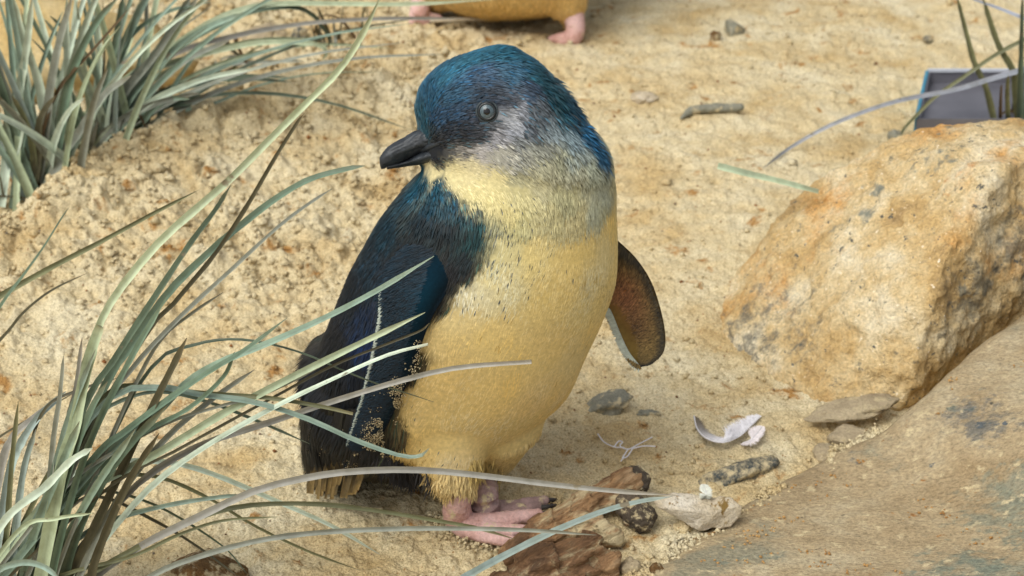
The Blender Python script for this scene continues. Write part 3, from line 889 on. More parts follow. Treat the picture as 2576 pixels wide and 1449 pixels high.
# clumps behind the mound
def clump(label, bpx, explicit, nrand, seed, spread=(-0.9, 1.0), length=(0.10, 0.24), widths=(14, 26), cols=('sage', 'teal', 'mint', 'grey', 'dgreen', 'pale', 'mint', 'blue', 'sage'), lean=0.0):
    b = gz(*bpx); b[2] = hz(b[0], b[1])
    t = empty('grass_tuft', b, label, 'grass tuft')
    for i, e in enumerate(explicit):
        pts, w, colr = e[:3]; yd = b[1]
        px_blade(t, pts, w, colr, off0=0.0 if len(e) < 4 else e[3], off1=-0.02 if len(e) < 5 else e[4], ydep=yd, seed=seed + i, tipw=0.5)
    r = np.random.default_rng(seed)
    for i in range(nrand):
        L = r.uniform(*length); a = r.uniform(*spread) + lean; dy = r.uniform(-0.35, 0.35)
        root = b + np.array([r.normal() * 0.016, r.normal() * 0.012, -0.004])
        d = np.array([math.sin(a) * 0.75, dy, math.cos(a)]); d /= np.linalg.norm(d)
        out = np.array([math.sin(a), dy, 0]); P = []
        droop = r.uniform(0.25, 1.1) * abs(math.sin(a)) + 0.1
        for k in range(6):
            u = k / 5
            p = root + d * L * u + out * L * 0.35 * u * u - np.array([0, 0, 1]) * L * droop * 0.6 * u ** 2.2
            p[2] = max(p[2], hz(p[0], p[1]) + 0.002) if k else p[2]
            P.append(p)
        w = r.uniform(*widths) * 0.00040
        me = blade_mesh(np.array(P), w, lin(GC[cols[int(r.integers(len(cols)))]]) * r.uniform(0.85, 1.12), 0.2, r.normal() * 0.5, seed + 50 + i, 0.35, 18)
        link('leaf_blade', me, M_GRASS, t)
    for i in range(nrand // 2):
        a = r.uniform(-1.5, 1.5); L = r.uniform(0.03, 0.08); root = b + np.array([r.normal() * 0.02, r.normal() * 0.014, -0.003])
        P = [root + np.array([math.sin(a) * L * u, r.normal() * 0.002 - 0.3 * L * u * math.cos(a), L * 0.5 * math.sin(u * 2.6) * abs(math.cos(a)) + 0.003]) for u in (0, .35, .7, 1)]
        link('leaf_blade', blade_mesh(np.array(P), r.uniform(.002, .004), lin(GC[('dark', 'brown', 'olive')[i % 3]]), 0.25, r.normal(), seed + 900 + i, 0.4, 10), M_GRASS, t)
    return t


clump('dense upright grey green grass clump at the end of the sand mound', (110, 500), [
    ([(0, 520), (20, 380), (40, 270), (65, 130), (82, -10)], 22, 'mint'), ([(130, 340), (110, 270), (95, 200), (60, 100), (32, -10)], 22, 'mint'),
    ([(85, 490), (110, 350), (125, 230), (150, 100), (182, -10)], 24, 'grey'), ([(90, 480), (105, 340), (150, 220), (230, 130), (335, 10)], 11, 'brown'),
    ([(75, 500), (95, 400), (100, 300), (140, 240)], 20, 'dark'), ([(60, 500), (40, 380), (15, 260), (-30, 120)], 24, 'dgreen'), ([(95, 500), (60, 400), (30, 300), (-40, 200)], 18, 'sage'),
    ([(110, 495), (150, 400), (200, 330), (260, 240), (330, 190)], 24, 'grey'), ([(85, 505), (60, 450), (30, 390), (10, 300)], 26, 'teal'),
    ([(30, 400), (45, 330), (58, 310), (52, 360), (40, 400)], 9, 'mint'), ([(70, 505), (85, 420), (70, 320), (30, 240)], 16, 'olive'),
    ([(110, 495), (135, 420), (150, 340), (165, 250), (190, 160), (240, 60), (300, -10)], 22, 'green')],
    30, 300, (-0.75, 0.55), (0.14, 0.28), (9, 20))
clump('wide spreading grey green grass clump with blades drooping over the mound', (265, 365), [
    ([(135, 450), (190, 335), (240, 262), (330, 190), (430, 120), (540, 50), (630, 18), (720, 8), (855, 9), (1030, 10), (1250, -2)], 17, 'cream', 0.0, 0.10),
    ([(330, 230), (450, 120), (567, 56), (652, 24), (742, 18), (787, 38), (803, 58), (826, 90), (828, 118)], 13, 'dgreen', 0.0, 0.08),
    ([(240, 300), (340, 210), (450, 130), (585, 92), (675, 73), (787, 57), (922, 48), (1030, 46), (1170, 47)], 13, 'mauve', 0.0, 0.10),
    ([(200, 370), (280, 260), (350, 190), (450, 153), (562, 124), (652, 107), (742, 106), (799, 112), (821, 130), (811, 153)], 15, 'cream', 0.0, 0.06),
    ([(230, 300), (250, 150), (240, 0)], 16, 'mint'), ([(260, 260), (290, 120), (310, -10)], 22, 'sage'), ([(280, 300), (300, 150), (350, 30), (380, -20)], 22, 'teal'),
    ([(250, 370), (300, 250), (380, 150), (450, 60), (500, -10)], 22, 'grey'), ([(270, 350), (330, 240), (420, 140), (520, 70), (620, 30)], 20, 'sage'),
    ([(260, 365), (340, 300), (420, 270), (500, 262)], 16, 'dgreen'), ([(290, 340), (380, 230), (470, 150), (580, 100)], 18, 'grey'),
    ([(300, 330), (360, 200), (430, 80), (480, -10)], 26, 'blue'), ([(240, 340), (270, 200), (330, 90), (420, 30), (530, 5)], 14, 'green'),
    ([(300, 335), (390, 280), (460, 240), (520, 225)], 16, 'teal'), ([(225, 380), (255, 250), (262, 120), (258, 0)], 14, 'dark')],
    36, 420, (-0.2, 1.0), (0.12, 0.27), (9, 19))
clump('thin dark grass sprig growing out of the mound top', (830, 128), [
    ([(836, 132), (830, 95), (815, 55), (800, 20)], 9, 'dark'), ([(846, 130), (842, 90), (838, 40)], 8, 'grey'), ([(824, 130), (815, 100), (798, 70)], 6, 'dark'), ([(840, 132), (850, 110), (852, 90), (846, 75)], 14, 'dark')],
    6, 520, (-0.6, 0.6), (0.02, 0.05), (5, 9), ('dark', 'olive', 'grey'))
clump('short dusty grass sprig lying against the mound', (560, 190), [
    ([(495, 191), (562, 163), (652, 156), (765, 153)], 11, 'grey', -0.005, -0.005), ([(590, 90), (600, 120), (615, 150), (628, 176)], 9, 'brown', -0.005, -0.005), ([(560, 95), (580, 120), (606, 146)], 12, 'dark', 0.0, 0.0)],
    4, 560, (0.5, 1.3), (0.03, 0.06), (6, 10), ('dark', 'olive', 'grey'))
clump('tall stiff olive grass tuft rising behind the boulder', (2570, 330), [
    ([(2503, 312), (2480, 220), (2452, 160), (2430, 80), (2407, -10)], 15, 'olive', 0.0, 0.0), ([(2562, 300), (2555, 230), (2548, 178), (2509, 107), (2471, -10)], 17, 'olive', 0.0, 0.0),
    ([(2566, 300), (2568, 180), (2570, 90), (2572, -10)], 15, 'dgreen'), ([(2536, 300), (2534, 240), (2536, 190)], 12, 'olive'), ([(2516, 306), (2517, 260), (2519, 212)], 9, 'brown'),
    ([(2600, 168), (2500, 196), (2400, 226), (2250, 256), (2100, 310), (1990, 370), (1920, 423)], 11, 'silver', 0.0, -0.06),
    ([(2600, 90), (2560, 108), (2500, 141), (2420, 196), (2350, 246), (2300, 296), (2270, 331), (2256, 366)], 9, 'olive', 0.0, -0.01),
    ([(2620, 70), (2576, 46), (2500, 16), (2440, -4)], 9, 'silver', 0.0, 0.0)],
    4, 600, (0.0, 0.7), (0.10, 0.2), (8, 12), ('olive', 'dgreen', 'grey'))

# single leaves lying about
lone = empty('cut_leaf', gz(1930, 450), 'cut flat green grass leaf lying on open sand by the boulder', 'leaf')
px_blade(lone, [(1806, 417), (1880, 436), (1960, 455), (2060, 482)], 15, 'pale', off0=0.3, off1=0.3, clear=0.005, seed=90, blunt=True, tipw=0.9, twist=0.3, fold=0.12)
lone2 = empty('grass_leaf', gz(1050, 1530), 'long grey grass leaf slanting across the driftwood to the white stone', 'leaf')
px_blade(lone2, [(1110, 1490), (1180, 1446), (1260, 1402), (1380, 1342), (1500, 1292), (1600, 1263), (1690, 1249)], 17, 'blue', base=(1040, 1530), off1=-0.05, seed=93, clear=0.024, tipw=0.5, twist=0.2)

# ------------------------------------------------------------------ penguin
PY = 0.02     # the bird stands on the sand between its two feet, about Y = 0.02
torso = loft_px([
    (990, 1205, 1110, 1196, .010, .012, .012), (915, 1188, 1205, 1168, .028, .035, .008), (855, 1160, 1268, 1138, .040, .050, .004), (792, 1105, 1334, 1086, .052, .060, 0),
    (778, 1000, 1424, 1005, .060, .066, 0), (800, 900, 1474, 900, .066, .070, 0), (838, 800, 1522, 795, .069, .072, 0), (878, 700, 1549, 710, .069, .072, 0), (920, 620, 1554, 620, .066, .068, 0),
    (962, 550, 1552, 545, .063, .062, 0), (1008, 490, 1548, 480, .057, .056, 0), (1054, 435, 1541, 425, .050, .050, 0), (1110, 390, 1526, 375, .041, .044, 0), (1170, 340, 1480, 320, .024, .036, 0), (1230, 300, 1400, 280, .02, .02, 0)], PY, 64, 56)
head = loft_px([
    (1235, 116, 1280, 116, .006, .006, 0), (1190, 130, 1308, 130, .016, .016, 0), (1126, 154, 1347, 154, .026, .026, 0), (1085, 184, 1378, 184, .0320, .0320, 0), (1057, 222, 1413, 222, .0360, .0360, -.002),
    (1046, 262, 1443, 262, .0385, .0385, -.003), (1046, 300, 1468, 300, .0400, .0400, -.004), (1056, 340, 1498, 340, .0410, .0420, -.006), (1066, 378, 1522, 376, .0420, .0430, -.008), (1074, 414, 1537, 416, .0430, .0440, -.010),
    (1104, 450, 1540, 450, .0430, .0440, -.011), (1152, 486, 1520, 490, .0395, .0430, -.009), (1212, 512, 1460, 522, .0320, .0360, -.008), (1262, 530, 1400, 546, .018, .02, -.006)], PY, 56, 48)


def ball(c, r, k=(1, 1, 1)):
    bm = bmesh.new(); bmesh.ops.create_icosphere(bm, subdivisions=4, radius=1)
    V = np.array([v.co[:] for v in bm.verts]) * r * np.array(k) + c; bm.verts.index_update()
    F = [tuple(v.index for v in f.verts) for f in bm.faces]; bm.free()
    return V, F


def tp(px, py, off=0.0):
    return gy(px, py, PY, off)


thighN = chain([tp(1112, 1050, -.018), tp(1136, 1150, -.026), tp(1158, 1224, -.026)], [.031, .0205, .0105], 14)
thighF = chain([tp(1240, 1050, .012), tp(1238, 1130, .018), tp(1222, 1200, .022)], [.030, .018, .0090], 14)
rump = chain([tp(960, 980, .0), tp(860, 1120, .02), tp(828, 1185, .028)], [.045, .022, .010], 16)
snout = chain([tp(1150, 345, -.006), tp(1085, 366, -.008), tp(1046, 380, -.011)], [.024, .0125, .0060], 16)
lobe = chain([tp(1150, 445, -.012), tp(1100, 418, -.012), tp(1072, 404, -.012)], [.014, .0085, .0045], 12)
body = fuse('penguin_body', [torso, head, thighN, thighF, rump, snout, lobe], 0.0019, 18, 0.5)
BV = verts_of(body); BN = normals_of(body)
bvh = BVHTree.FromPolygons([Vector(v) for v in BV], [tuple(p.vertices) for p in body.polygons])


def hit(px, py):
    h = bvh.ray_cast(Vector(CAM), Vector(ray(px, py)))
    return (np.array(h[0]), np.array(h[1])) if h[0] is not None else (None, None)


# feather colours belong to places on the bird: (photo pixel that shows the place, colour, share of dark flecks, variation)
AN = [
    (1260, 132, (28, 84, 104), 0, .35), (1180, 150, (34, 92, 114), 0, .3), (1110, 195, (38, 98, 124), 0, .3), (1068, 250, (36, 94, 128), 0, .3), (1062, 305, (38, 98, 122), 0, .3), (1130, 235, (42, 84, 114), 0, .35),
    (1150, 285, (40, 66, 94), 0, .35), (1100, 305, (42, 76, 110), 0, .35), (1200, 200, (46, 78, 108), 0, .35), (1280, 180, (38, 76, 100), 0, .4), (1350, 200, (26, 78, 92), .1, .4), (1400, 260, (32, 84, 98), .1, .4),
    (1320, 235, (44, 60, 80), .1, .4), (1438, 292, (26, 78, 104), .1, .4), (1478, 345, (22, 78, 114), .1, .4), (1505, 385, (22, 76, 110), .1, .4), (1200, 240, (32, 48, 66), 0, .35),
    (1120, 338, (26, 32, 44), 0, .4), (1160, 318, (24, 28, 38), 0, .4), (1185, 288, (26, 30, 42), 0, .4), (1225, 246, (24, 34, 50), 0, .4), (1265, 258, (38, 42, 52), .2, .4), (1165, 348, (26, 26, 30), 0, .4), (1100, 372, (26, 28, 34), 0, .4),
    (1205, 312, (52, 56, 62), .3, .5), (1190, 335, (48, 50, 58), .3, .5), (1276, 296, (150, 153, 158), .2, .35), (1310, 276, (124, 128, 136), .3, .45), (1350, 272, (92, 100, 108), .3, .5), (1280, 326, (124, 128, 136), .28, .45), (1330, 318, (74, 80, 88), .35, .5),
    (1240, 345, (128, 128, 132), .3, .45), (1150, 384, (128, 124, 118), .3, .4), (1200, 372, (156, 152, 148), .2, .35), (1300, 362, (112, 116, 116), .35, .5), (1380, 318, (116, 128, 132), .35, .5), (1425, 335, (120, 138, 144), .3, .4), (1370, 372, (118, 120, 110), .35, .4),
    (1250, 392, (158, 156, 144), .25, .35), (1310, 395, (138, 138, 126), .32, .4), (1085, 388, (34, 36, 42), 0, .3), (1120, 388, (70, 68, 66), .2, .4), (1450, 385, (142, 152, 146), .22, .35), (1490, 430, (168, 174, 154), .1, .2), (1410, 390, (150, 150, 124), .25, .3),
    (1082, 418, (204, 190, 140), 0, .1), (1100, 432, (206, 192, 138), 0, .1), (1160, 440, (204, 190, 136), 0, .1), (1180, 412, (198, 186, 142), .02, .15), (1240, 470, (202, 188, 130), .02, .1), (1300, 430, (162, 158, 126), .28, .3), (1380, 430, (158, 156, 130), .32, .3), (1450, 440, (170, 170, 146), .25, .25), (1525, 460, (172, 178, 160), .08, .15), (1505, 520, (184, 184, 152), .08, .15), (1340, 470, (168, 162, 122), .28, .25), (1420, 490, (174, 170, 130), .25, .25),
    (1300, 500, (180, 170, 116), .22, .2), (1300, 560, (178, 170, 112), .22, .2), (1380, 530, (180, 170, 116), .25, .2), (1245, 575, (146, 146, 116), .45, .3), (1265, 625, (188, 178, 118), .2, .2), (1350, 620, (208, 184, 104), .06, .12), (1450, 620, (218, 184, 92), 0, .1), (1525, 650, (208, 188, 122), 0, .1), (1450, 540, (192, 180, 126), .12, .12),
    (1250, 700, (210, 196, 136), .03, .12), (1190, 730, (208, 200, 160), .05, .15), (1400, 720, (218, 186, 98), 0, .08), (1500, 750, (206, 182, 108), 0, .08), (1250, 850, (218, 186, 104), 0, .08), (1140, 800, (210, 184, 116), 0, .1), (1380, 880, (212, 180, 100), 0, .08), (1450, 900, (198, 174, 110), 0, .08),
    (1100, 950, (206, 168, 86), 0, .08), (1250, 1000, (212, 176, 92), 0, .08), (1350, 1000, (202, 170, 100), 0, .08), (1080, 1080, (206, 172, 92), 0, .1), (1200, 1100, (208, 176, 100), 0, .1), (1300, 1080, (196, 168, 96), 0, .1), (1050, 1180, (206, 170, 88), .04, .15), (1140, 1190, (208, 178, 112), .03, .15), (1230, 1150, (196, 168, 92), 0, .12),
    (1040, 1130, (204, 168, 88), .02, .1), (1040, 1010, (204, 168, 90), .02, .1), (1090, 850, (206, 174, 100), 0, .1),
    (1150, 464, (206, 192, 136), 0, .1), (1192, 490, (202, 188, 128), 0, .1), (1232, 512, (198, 184, 122), .02, .12), (1272, 530, (194, 180, 116), .06, .12),
    (1064, 436, (16, 60, 74), 0, .5), (1072, 452, (16, 60, 74), 0, .5), (1098, 478, (16, 56, 70), 0, .5), (1136, 506, (16, 50, 62), 0, .5), (1172, 528, (18, 50, 58), 0, .5), (1204, 548, (24, 62, 66), .1, .4),
    (1195, 585, (22, 62, 66), .1, .4), (1186, 630, (24, 40, 46), .1, .4), (1165, 665, (24, 26, 32), 0, .4), (1120, 690, (14, 20, 26), 0, .4), (1085, 740, (16, 20, 26), 0, .3), (1050, 800, (16, 20, 26), 0, .3), (1020, 900, (18, 20, 24), 0, .3), (980, 1000, (20, 22, 26), 0, .3), (965, 1090, (22, 22, 26), 0, .3), (960, 1170, (22, 22, 24), 0, .3),
    (1050, 465, (14, 58, 74), 0, .5), (1085, 520, (14, 46, 58), 0, .5), (1130, 560, (15, 36, 44), 0, .5), (985, 560, (15, 52, 66), 0, .5), (1060, 620, (12, 26, 34), 0, .5), (945, 650, (16, 40, 52), 0, .5), (1000, 720, (16, 34, 54), 0, .5), (895, 740, (18, 28, 36), 0, .5), (915, 800, (16, 36, 62), 0, .4),
    (860, 850, (18, 22, 28), 0, .5), (930, 860, (18, 44, 84), 0, .4), (830, 950, (22, 26, 32), 0, .4), (880, 1000, (24, 28, 36), 0, .4), (810, 1080, (36, 36, 36), 0, .4), (860, 1150, (32, 34, 38), 0, .4), (915, 920, (18, 32, 50), 0, .4)]
ctrH = tp(1270, 270); ctrB = tp(1215, 800)
lat = np.array([0.5, 0.866, 0.0])       # across the bird's back (it faces right and a little towards the camera)
AP, AC = [], []
for px, py, c, fl, va in AN:
    p, nn = hit(px, py)
    if p is None:
        continue
    c = np.array(c, float)
    if c.sum() > 380 and c[0] - c[2] > 45:
        c = c * 0.60 + np.array([248, 236, 196]) * 0.40 if py > 600 else c * 0.8 + np.array([236, 230, 206]) * 0.2
    elif c.sum() < 330 and py < 400:
        c = c * 0.78 + np.array([78, 84, 86]) * 0.22
    v = [*lin(c), fl * 0.8, va]
    AP.append(p); AC.append(v)
    if py < 400:
        m_ = p.copy(); m_[1] = 2 * ctrH[1] - m_[1]
    else:
        m_ = p - 2 * lat * ((p - ctrB) @ lat)
    if np.linalg.norm(m_ - p) > 0.03:
        AP.append(m_); AC.append(v)
for z, dx in ((0.20, -0.03), (0.15, -0.05), (0.10, -0.07), (0.05, -0.08)):
    AP.append(np.array([ctrB[0] + dx, PY + 0.06, z])); AC.append([*lin((16, 40, 54)), 0, .4])
AP, AC = np.array(AP), np.array(AC)


def plume(P):
    out = np.zeros((len(P), 5))
    for i in range(0, len(P), 20000):
        Q = P[i:i + 20000]
        d2 = ((Q[:, None] - AP[None]) ** 2).sum(2) + 4e-6
        w = d2 ** -2.6
        out[i:i + 20000] = (w @ AC) / w.sum(1)[:, None]
    return out


wob = lambda P: P + 0.0035 * np.stack([vnoise(P, 120, 91), vnoise(P, 120, 92), vnoise(P, 120, 93)], 1) + 0.002 * np.stack([vnoise(P, 420, 94), vnoise(P, 420, 95), vnoise(P, 420, 96)], 1)
cb_ = plume(wob(BV))[:, :3] * 0.9
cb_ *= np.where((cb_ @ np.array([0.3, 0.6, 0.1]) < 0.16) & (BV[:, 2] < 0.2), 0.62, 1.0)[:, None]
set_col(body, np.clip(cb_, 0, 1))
pen = empty('penguin', (tp(1190, 1330)[0], PY, 0.0), 'small blue backed penguin with yellowish white belly standing with its head turned', 'penguin')
link('body', body, M_BODY, pen)


def surf_samples(me, n, rng):
    me.calc_loop_triangles()
    T = np.empty(len(me.loop_triangles) * 3, np.int32); me.loop_triangles.foreach_get('vertices', T); T = T.reshape(-1, 3)
    V, N = verts_of(me), normals_of(me)
    a, b, c = V[T[:, 0]], V[T[:, 1]], V[T[:, 2]]
    A = np.linalg.norm(np.cross(b - a, c - a), axis=1); k = rng.choice(len(T), n, p=A / A.sum())
    u = rng.random((n, 2)); f = u.sum(1) > 1; u[f] = 1 - u[f]; w = np.column_stack([1 - u.sum(1), u])
    P = (V[T[k]] * w[..., None]).sum(1); M = (N[T[k]] * w[..., None]).sum(1); M /= np.linalg.norm(M, axis=1)[:, None]
    return P, M


def unit(v):
    return v / (np.linalg.norm(v, axis=1)[:, None] + 1e-12)


def strands(name, P, N, D, L, Wd, lift, C, material, parent):
    """thin tapering feather tips: root P, surface normal N, lying along D, length L, width Wd, lift in radians"""
    n = len(P)
    D = unit(D - N * (D * N).sum(1)[:, None]); S = np.cross(D, N)
    cl, sl = np.cos(lift)[:, None], np.sin(lift)[:, None]
    d1 = D * cl + N * sl; d2 = D * np.cos(lift * 0.4)[:, None] + N * np.sin(lift * 0.4)[:, None]
    Lr = L[:, None]; Wr = Wd[:, None]
    a = P - N * 0.0003
    m1 = a + d1 * Lr * 0.55; tip = m1 + d2 * Lr * 0.45
    V = np.stack([a - S * Wr * 0.35, a + S * Wr * 0.35, m1 + S * Wr * 0.5 - N * Wr * 0.12, m1 + N * Wr * 0.10, m1 - S * Wr * 0.5 - N * Wr * 0.12, tip], 1)
    tri = np.array([[0, 1, 3], [1, 2, 3], [0, 3, 4], [3, 2, 5], [4, 3, 5]])
    F = (tri[None] + 6 * np.arange(n)[:, None, None]).reshape(-1, 3)
    CC = np.repeat(C[:, None], 6, 1) * np.array([0.92, 0.92, 1, 1.04, 1, 1.06])[None, :, None]
    return link(name, mesh_np(name, V.reshape(-1, 3), F, True, np.clip(CC.reshape(-1, 3), 0, 1)), material, parent, 'stuff')


EYE = hit(1225, 280)[0]
BK = tp(1070, 372, -.008)
N_ = 150000
P, N = surf_samples(body, N_, RNG)
hd = sstep(0.185, 0.225, P[:, 2])                       # 1 on the head
# the head carries more, finer feathers
r0 = P - BK
rd = np.linalg.norm(r0, axis=1)
down = np.tile(np.array([-0.28, 0.06, -1.0]), (len(P), 1))
wv = (np.clip(1.25 - rd / 0.105, 0, 1) * hd)[:, None]
D = unit(unit(r0) * wv + unit(down) * (1 - wv))
jit = np.stack([vnoise(P, 90, 101), vnoise(P, 90, 102), vnoise(P, 90, 103)], 1)
D = D + 0.28 * jit + RNG.normal(0, 0.09, P.shape)
cf = plume(wob(P))
lum = cf[:, :3] @ np.array([0.3, 0.6, 0.1])
darkz = lum < 0.16
L = np.where(hd > 0.5, 0.0050, np.where(darkz, 0.0075, 0.0062)) * RNG.uniform(0.75, 1.35, len(P))
L *= np.where(darkz, 1 + 1.3 * sstep(0.15, 0.05, P[:, 2]), 1.0)
Wd = np.where(hd > 0.5, 0.00082, np.where(darkz, 0.00105, 0.0008)) * RNG.uniform(0.7, 1.3, len(P))
nape = np.exp(-((P[:, 0] - tp(1480, 330)[0]) / 0.03) ** 2) * hd
lift = np.where(lum > 0.3, 0.0, np.where(lum > 0.16, 0.05, 0.13)) + 0.34 * nape + RNG.uniform(0.01, 1, len(P)) * np.where(lum > 0.3, 0.075, 0.10)
var = cf[:, 4:5] * RNG.normal(0, 0.8, (len(P), 1)) * np.where(lum > 0.3, 0.8, 1.0)[:, None]
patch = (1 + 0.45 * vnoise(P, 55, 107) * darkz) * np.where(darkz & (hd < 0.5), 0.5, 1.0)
st_ = vnoise(P * np.array([1, 1, 0.35]), 45, 108)[:, None] + 0.6 * vnoise(P * np.array([1, 1, 0.4]), 120, 109)[:, None]
warm = 1 + np.where(lum > 0.3, 1.0, 0.0)[:, None] * st_ * np.array([0.03, -0.05, -0.32]) * (1 - hd[:, None])
C = cf[:, :3] * np.clip(1 + var, 0.25, 2.2) * patch[:, None] * warm
cool = (RNG.random(len(P)) < 0.14) & darkz
C[cool] *= np.array([0.7, 1.25, 1.5])
fleck = RNG.random(len(P)) < cf[:, 3]
L[fleck] *= 0.75
lift[fleck] = 0.09
sp_ = P[(lum > 0.3) & (hd < 0.5)][RNG.integers(0, max(1, ((lum > 0.3) & (hd < 0.5)).sum()), 90)]
for q_ in sp_:
    k_ = ((P - q_) ** 2).sum(1) < RNG.uniform(.0006, .0016) ** 2
    C[k_] *= np.array([0.62, 0.52, 0.34])
C[fleck] = lin((78, 86, 90)) * RNG.uniform(0.4, 1.5, (fleck.sum(), 1))
ok = (np.linalg.norm(P - EYE, axis=1) > 0.0050) & (np.linalg.norm(P - BK, axis=1) > 0.0075) & (P[:, 2] > 0.014)
for a_, b_ in (((1050, 372), (1118, 386)),):
    A_, B_ = hit(*a_)[0], hit(*b_)[0]
    if A_ is not None and B_ is not None:
        t_ = np.clip(((P - A_) @ (B_ - A_)) / ((B_ - A_) @ (B_ - A_)), 0, 1)
        ok &= np.linalg.norm(P - A_ - t_[:, None] * (B_ - A_), axis=1) > 0.0048 * (1.15 - 0.75 * t_)
ok &= ~((P[:, 0] < tp(1062, 372)[0]) & (P[:, 2] > tp(1062, 420)[2]) & (P[:, 2] < tp(1062, 345)[2]))
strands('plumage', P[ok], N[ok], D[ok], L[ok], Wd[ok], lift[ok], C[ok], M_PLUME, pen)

# ruffled tufts down the nape
k_ = np.flatnonzero((P[:, 0] > tp(1370, 200)[0]) & (P[:, 2] > 0.20) & (N[:, 0] > 0.30) & darkz)
k_ = k_[RNG.random(len(k_)) < 0.16]
strands('nape_tufts', P[k_], N[k_], D[k_] + RNG.normal(0, .2, (len(k_), 3)), RNG.uniform(.006, .010, len(k_)), RNG.uniform(.0010, .0017, len(k_)), RNG.uniform(.25, .6, len(k_)), np.clip(C[k_] * RNG.uniform(.6, 1.2, (len(k_), 1)), 0, 1), M_PLUME, pen)


# beak
def vloft(rows, n=26, k=20):
    """rows: (top px, top py, bottom px, bottom py, half width m, off)"""
    R = crom(np.array(rows, float), n); V = []
    for ax, ay, bx, by, w, off in R:
        A, B = tp(ax, ay, off), tp(bx, by, off); c = (A + B) / 2; h = (A - B) / 2; v = c - CAM; v /= np.linalg.norm(v)
        for j in range(k):
            t = 2 * math.pi * j / k
            cs, sn = math.cos(t), math.sin(t)
            V.append(c + h * cs + v * w * math.copysign(abs(sn) ** 0.85, sn) * (1 - 0.25 * max(cs, 0)))
    return np.array(V), tube_faces(n, k)


ub = fuse('upper_beak', [vloft([(1094, 322, 1128, 376, .0130, -.012), (1066, 324, 1096, 382, .0120, -.012), (1040, 332, 1062, 390, .0096, -.0125), (1012, 347, 1034, 400, .0077, -.014), (985, 362, 1005, 411, .0069, -.016), (967, 377, 981, 418, .0057, -.018), (957, 392, 966, 424, .0040, -.019), (954, 410, 959, 427, .0020, -.020)])], 0.0006, 2)
ax_ = tp(957, 400, -.019) - tp(1090, 345, -.010); ax_ /= np.linalg.norm(ax_)
displace(ub, lambda V: 0.0006 * (np.abs(vnoise(V - np.outer(V @ ax_, ax_) * 0.985, 420, 112)) - 0.4) + 0.00018 * fbm(V, 400, 3, 111))
link('upper_beak', ub, M_BEAK, pen)
lb = fuse('lower_beak', [vloft([(1128, 358, 1124, 400, .0160, -.013), (1086, 370, 1086, 410, .0128, -.013), (1050, 386, 1050, 415, .0090, -.0135), (1020, 402, 1021, 419, .0060, -.014), (992, 409, 993, 424, .0046, -.016), (972, 415, 973, 427, .0030, -.018)])], 0.0006, 2)
displace(lb, lambda V: 0.00018 * fbm(V, 400, 3, 113))
link('lower_beak', lb, M_BEAK, pen)
# corner of the mouth: a ridge of skin running back under the eye
gp = [(1060, 377), (1100, 362), (1140, 350), (1172, 345)]
GPn = []
for px, py in gp:
    h_, n_ = hit(px, py); GPn.append(h_ - n_ * 0.0006 if h_ is not None else tp(px, py, -.018))
link('gape', fuse('gape', [chain(GPn, [.0018, .0013, .0010, .0006], 16, 10)], 0.0006, 1), M_BEAK, pen)

# eye
ep, en = hit(1225, 280)
view = CAM - ep; view /= np.linalg.norm(view)
nv = en * 0.45 + view * 0.55; nv /= np.linalg.norm(nv)
ctr = ep - nv * 0.0028
eb = mesh_np('eye', *ball(np.zeros(3), 0.0054))
eo = link('eye', eb, M_EYE); eo.location = ctr; eo.parent = pen; eo.location = ctr - np.array(pen.location)


def cap(name, c, nrm, R, ang, lift_, material, parent):
    nrm = nrm / np.linalg.norm(nrm); s = np.cross(nrm, [0, 0, 1.0]); s /= np.linalg.norm(s); u = np.cross(s, nrm)
    V = [c + nrm * (R + lift_)]; F = []
    rings, k = 5, 32
    for i in range(1, rings + 1):
        a = ang * i / rings
        for j in range(k):
            t = 2 * math.pi * j / k
            V.append(c + (R + lift_) * (nrm * math.cos(a) + (s * math.cos(t) + u * math.sin(t)) * math.sin(a)))
    for j in range(k):
        F.append((0, 1 + j, 1 + (j + 1) % k))
        for i in range(rings - 1):
            F.append((1 + i * k + j, 1 + (i + 1) * k + j, 1 + (i + 1) * k + (j + 1) % k, 1 + i * k + (j + 1) % k))
    o = link(name, mesh_np(name, np.array(V) - c, F), material); o.parent = parent
    return o


cap('iris', ctr, nv, 0.0054, 0.66, 0.0001, M_IRIS, eo)
cap('pupil', ctr, nv, 0.0054, 0.30, 0.0002, M_PUPIL, eo)
s_ = np.cross(nv, [0, 0, 1.0]); s_ /= np.linalg.norm(s_); u_ = np.cross(s_, nv)
for kk, (rr, hh_, th_, mm) in enumerate(((0.0039, 0.0037, 0.0008, M_EYE), (0.0051, 0.0026, 0.0007, M_LID))):
    V = []
    for i in range(36):
        a = 2 * math.pi * i / 36; dd = s_ * math.cos(a) + u_ * math.sin(a)
        for j in range(8):
            b = 2 * math.pi * j / 8
            V.append(nv * (hh_ + th_ * math.sin(b)) + dd * (rr * (1 - 0.0 * kk) + th_ * math.cos(b)))
    F = [(i * 8 + j, i * 8 + (j + 1) % 8, ((i + 1) % 36) * 8 + (j + 1) % 8, ((i + 1) % 36) * 8 + j) for i in range(36) for j in range(8)]
    o = link('eyelid', mesh_np('eyelid', np.array(V), F), mm); o.parent = eo

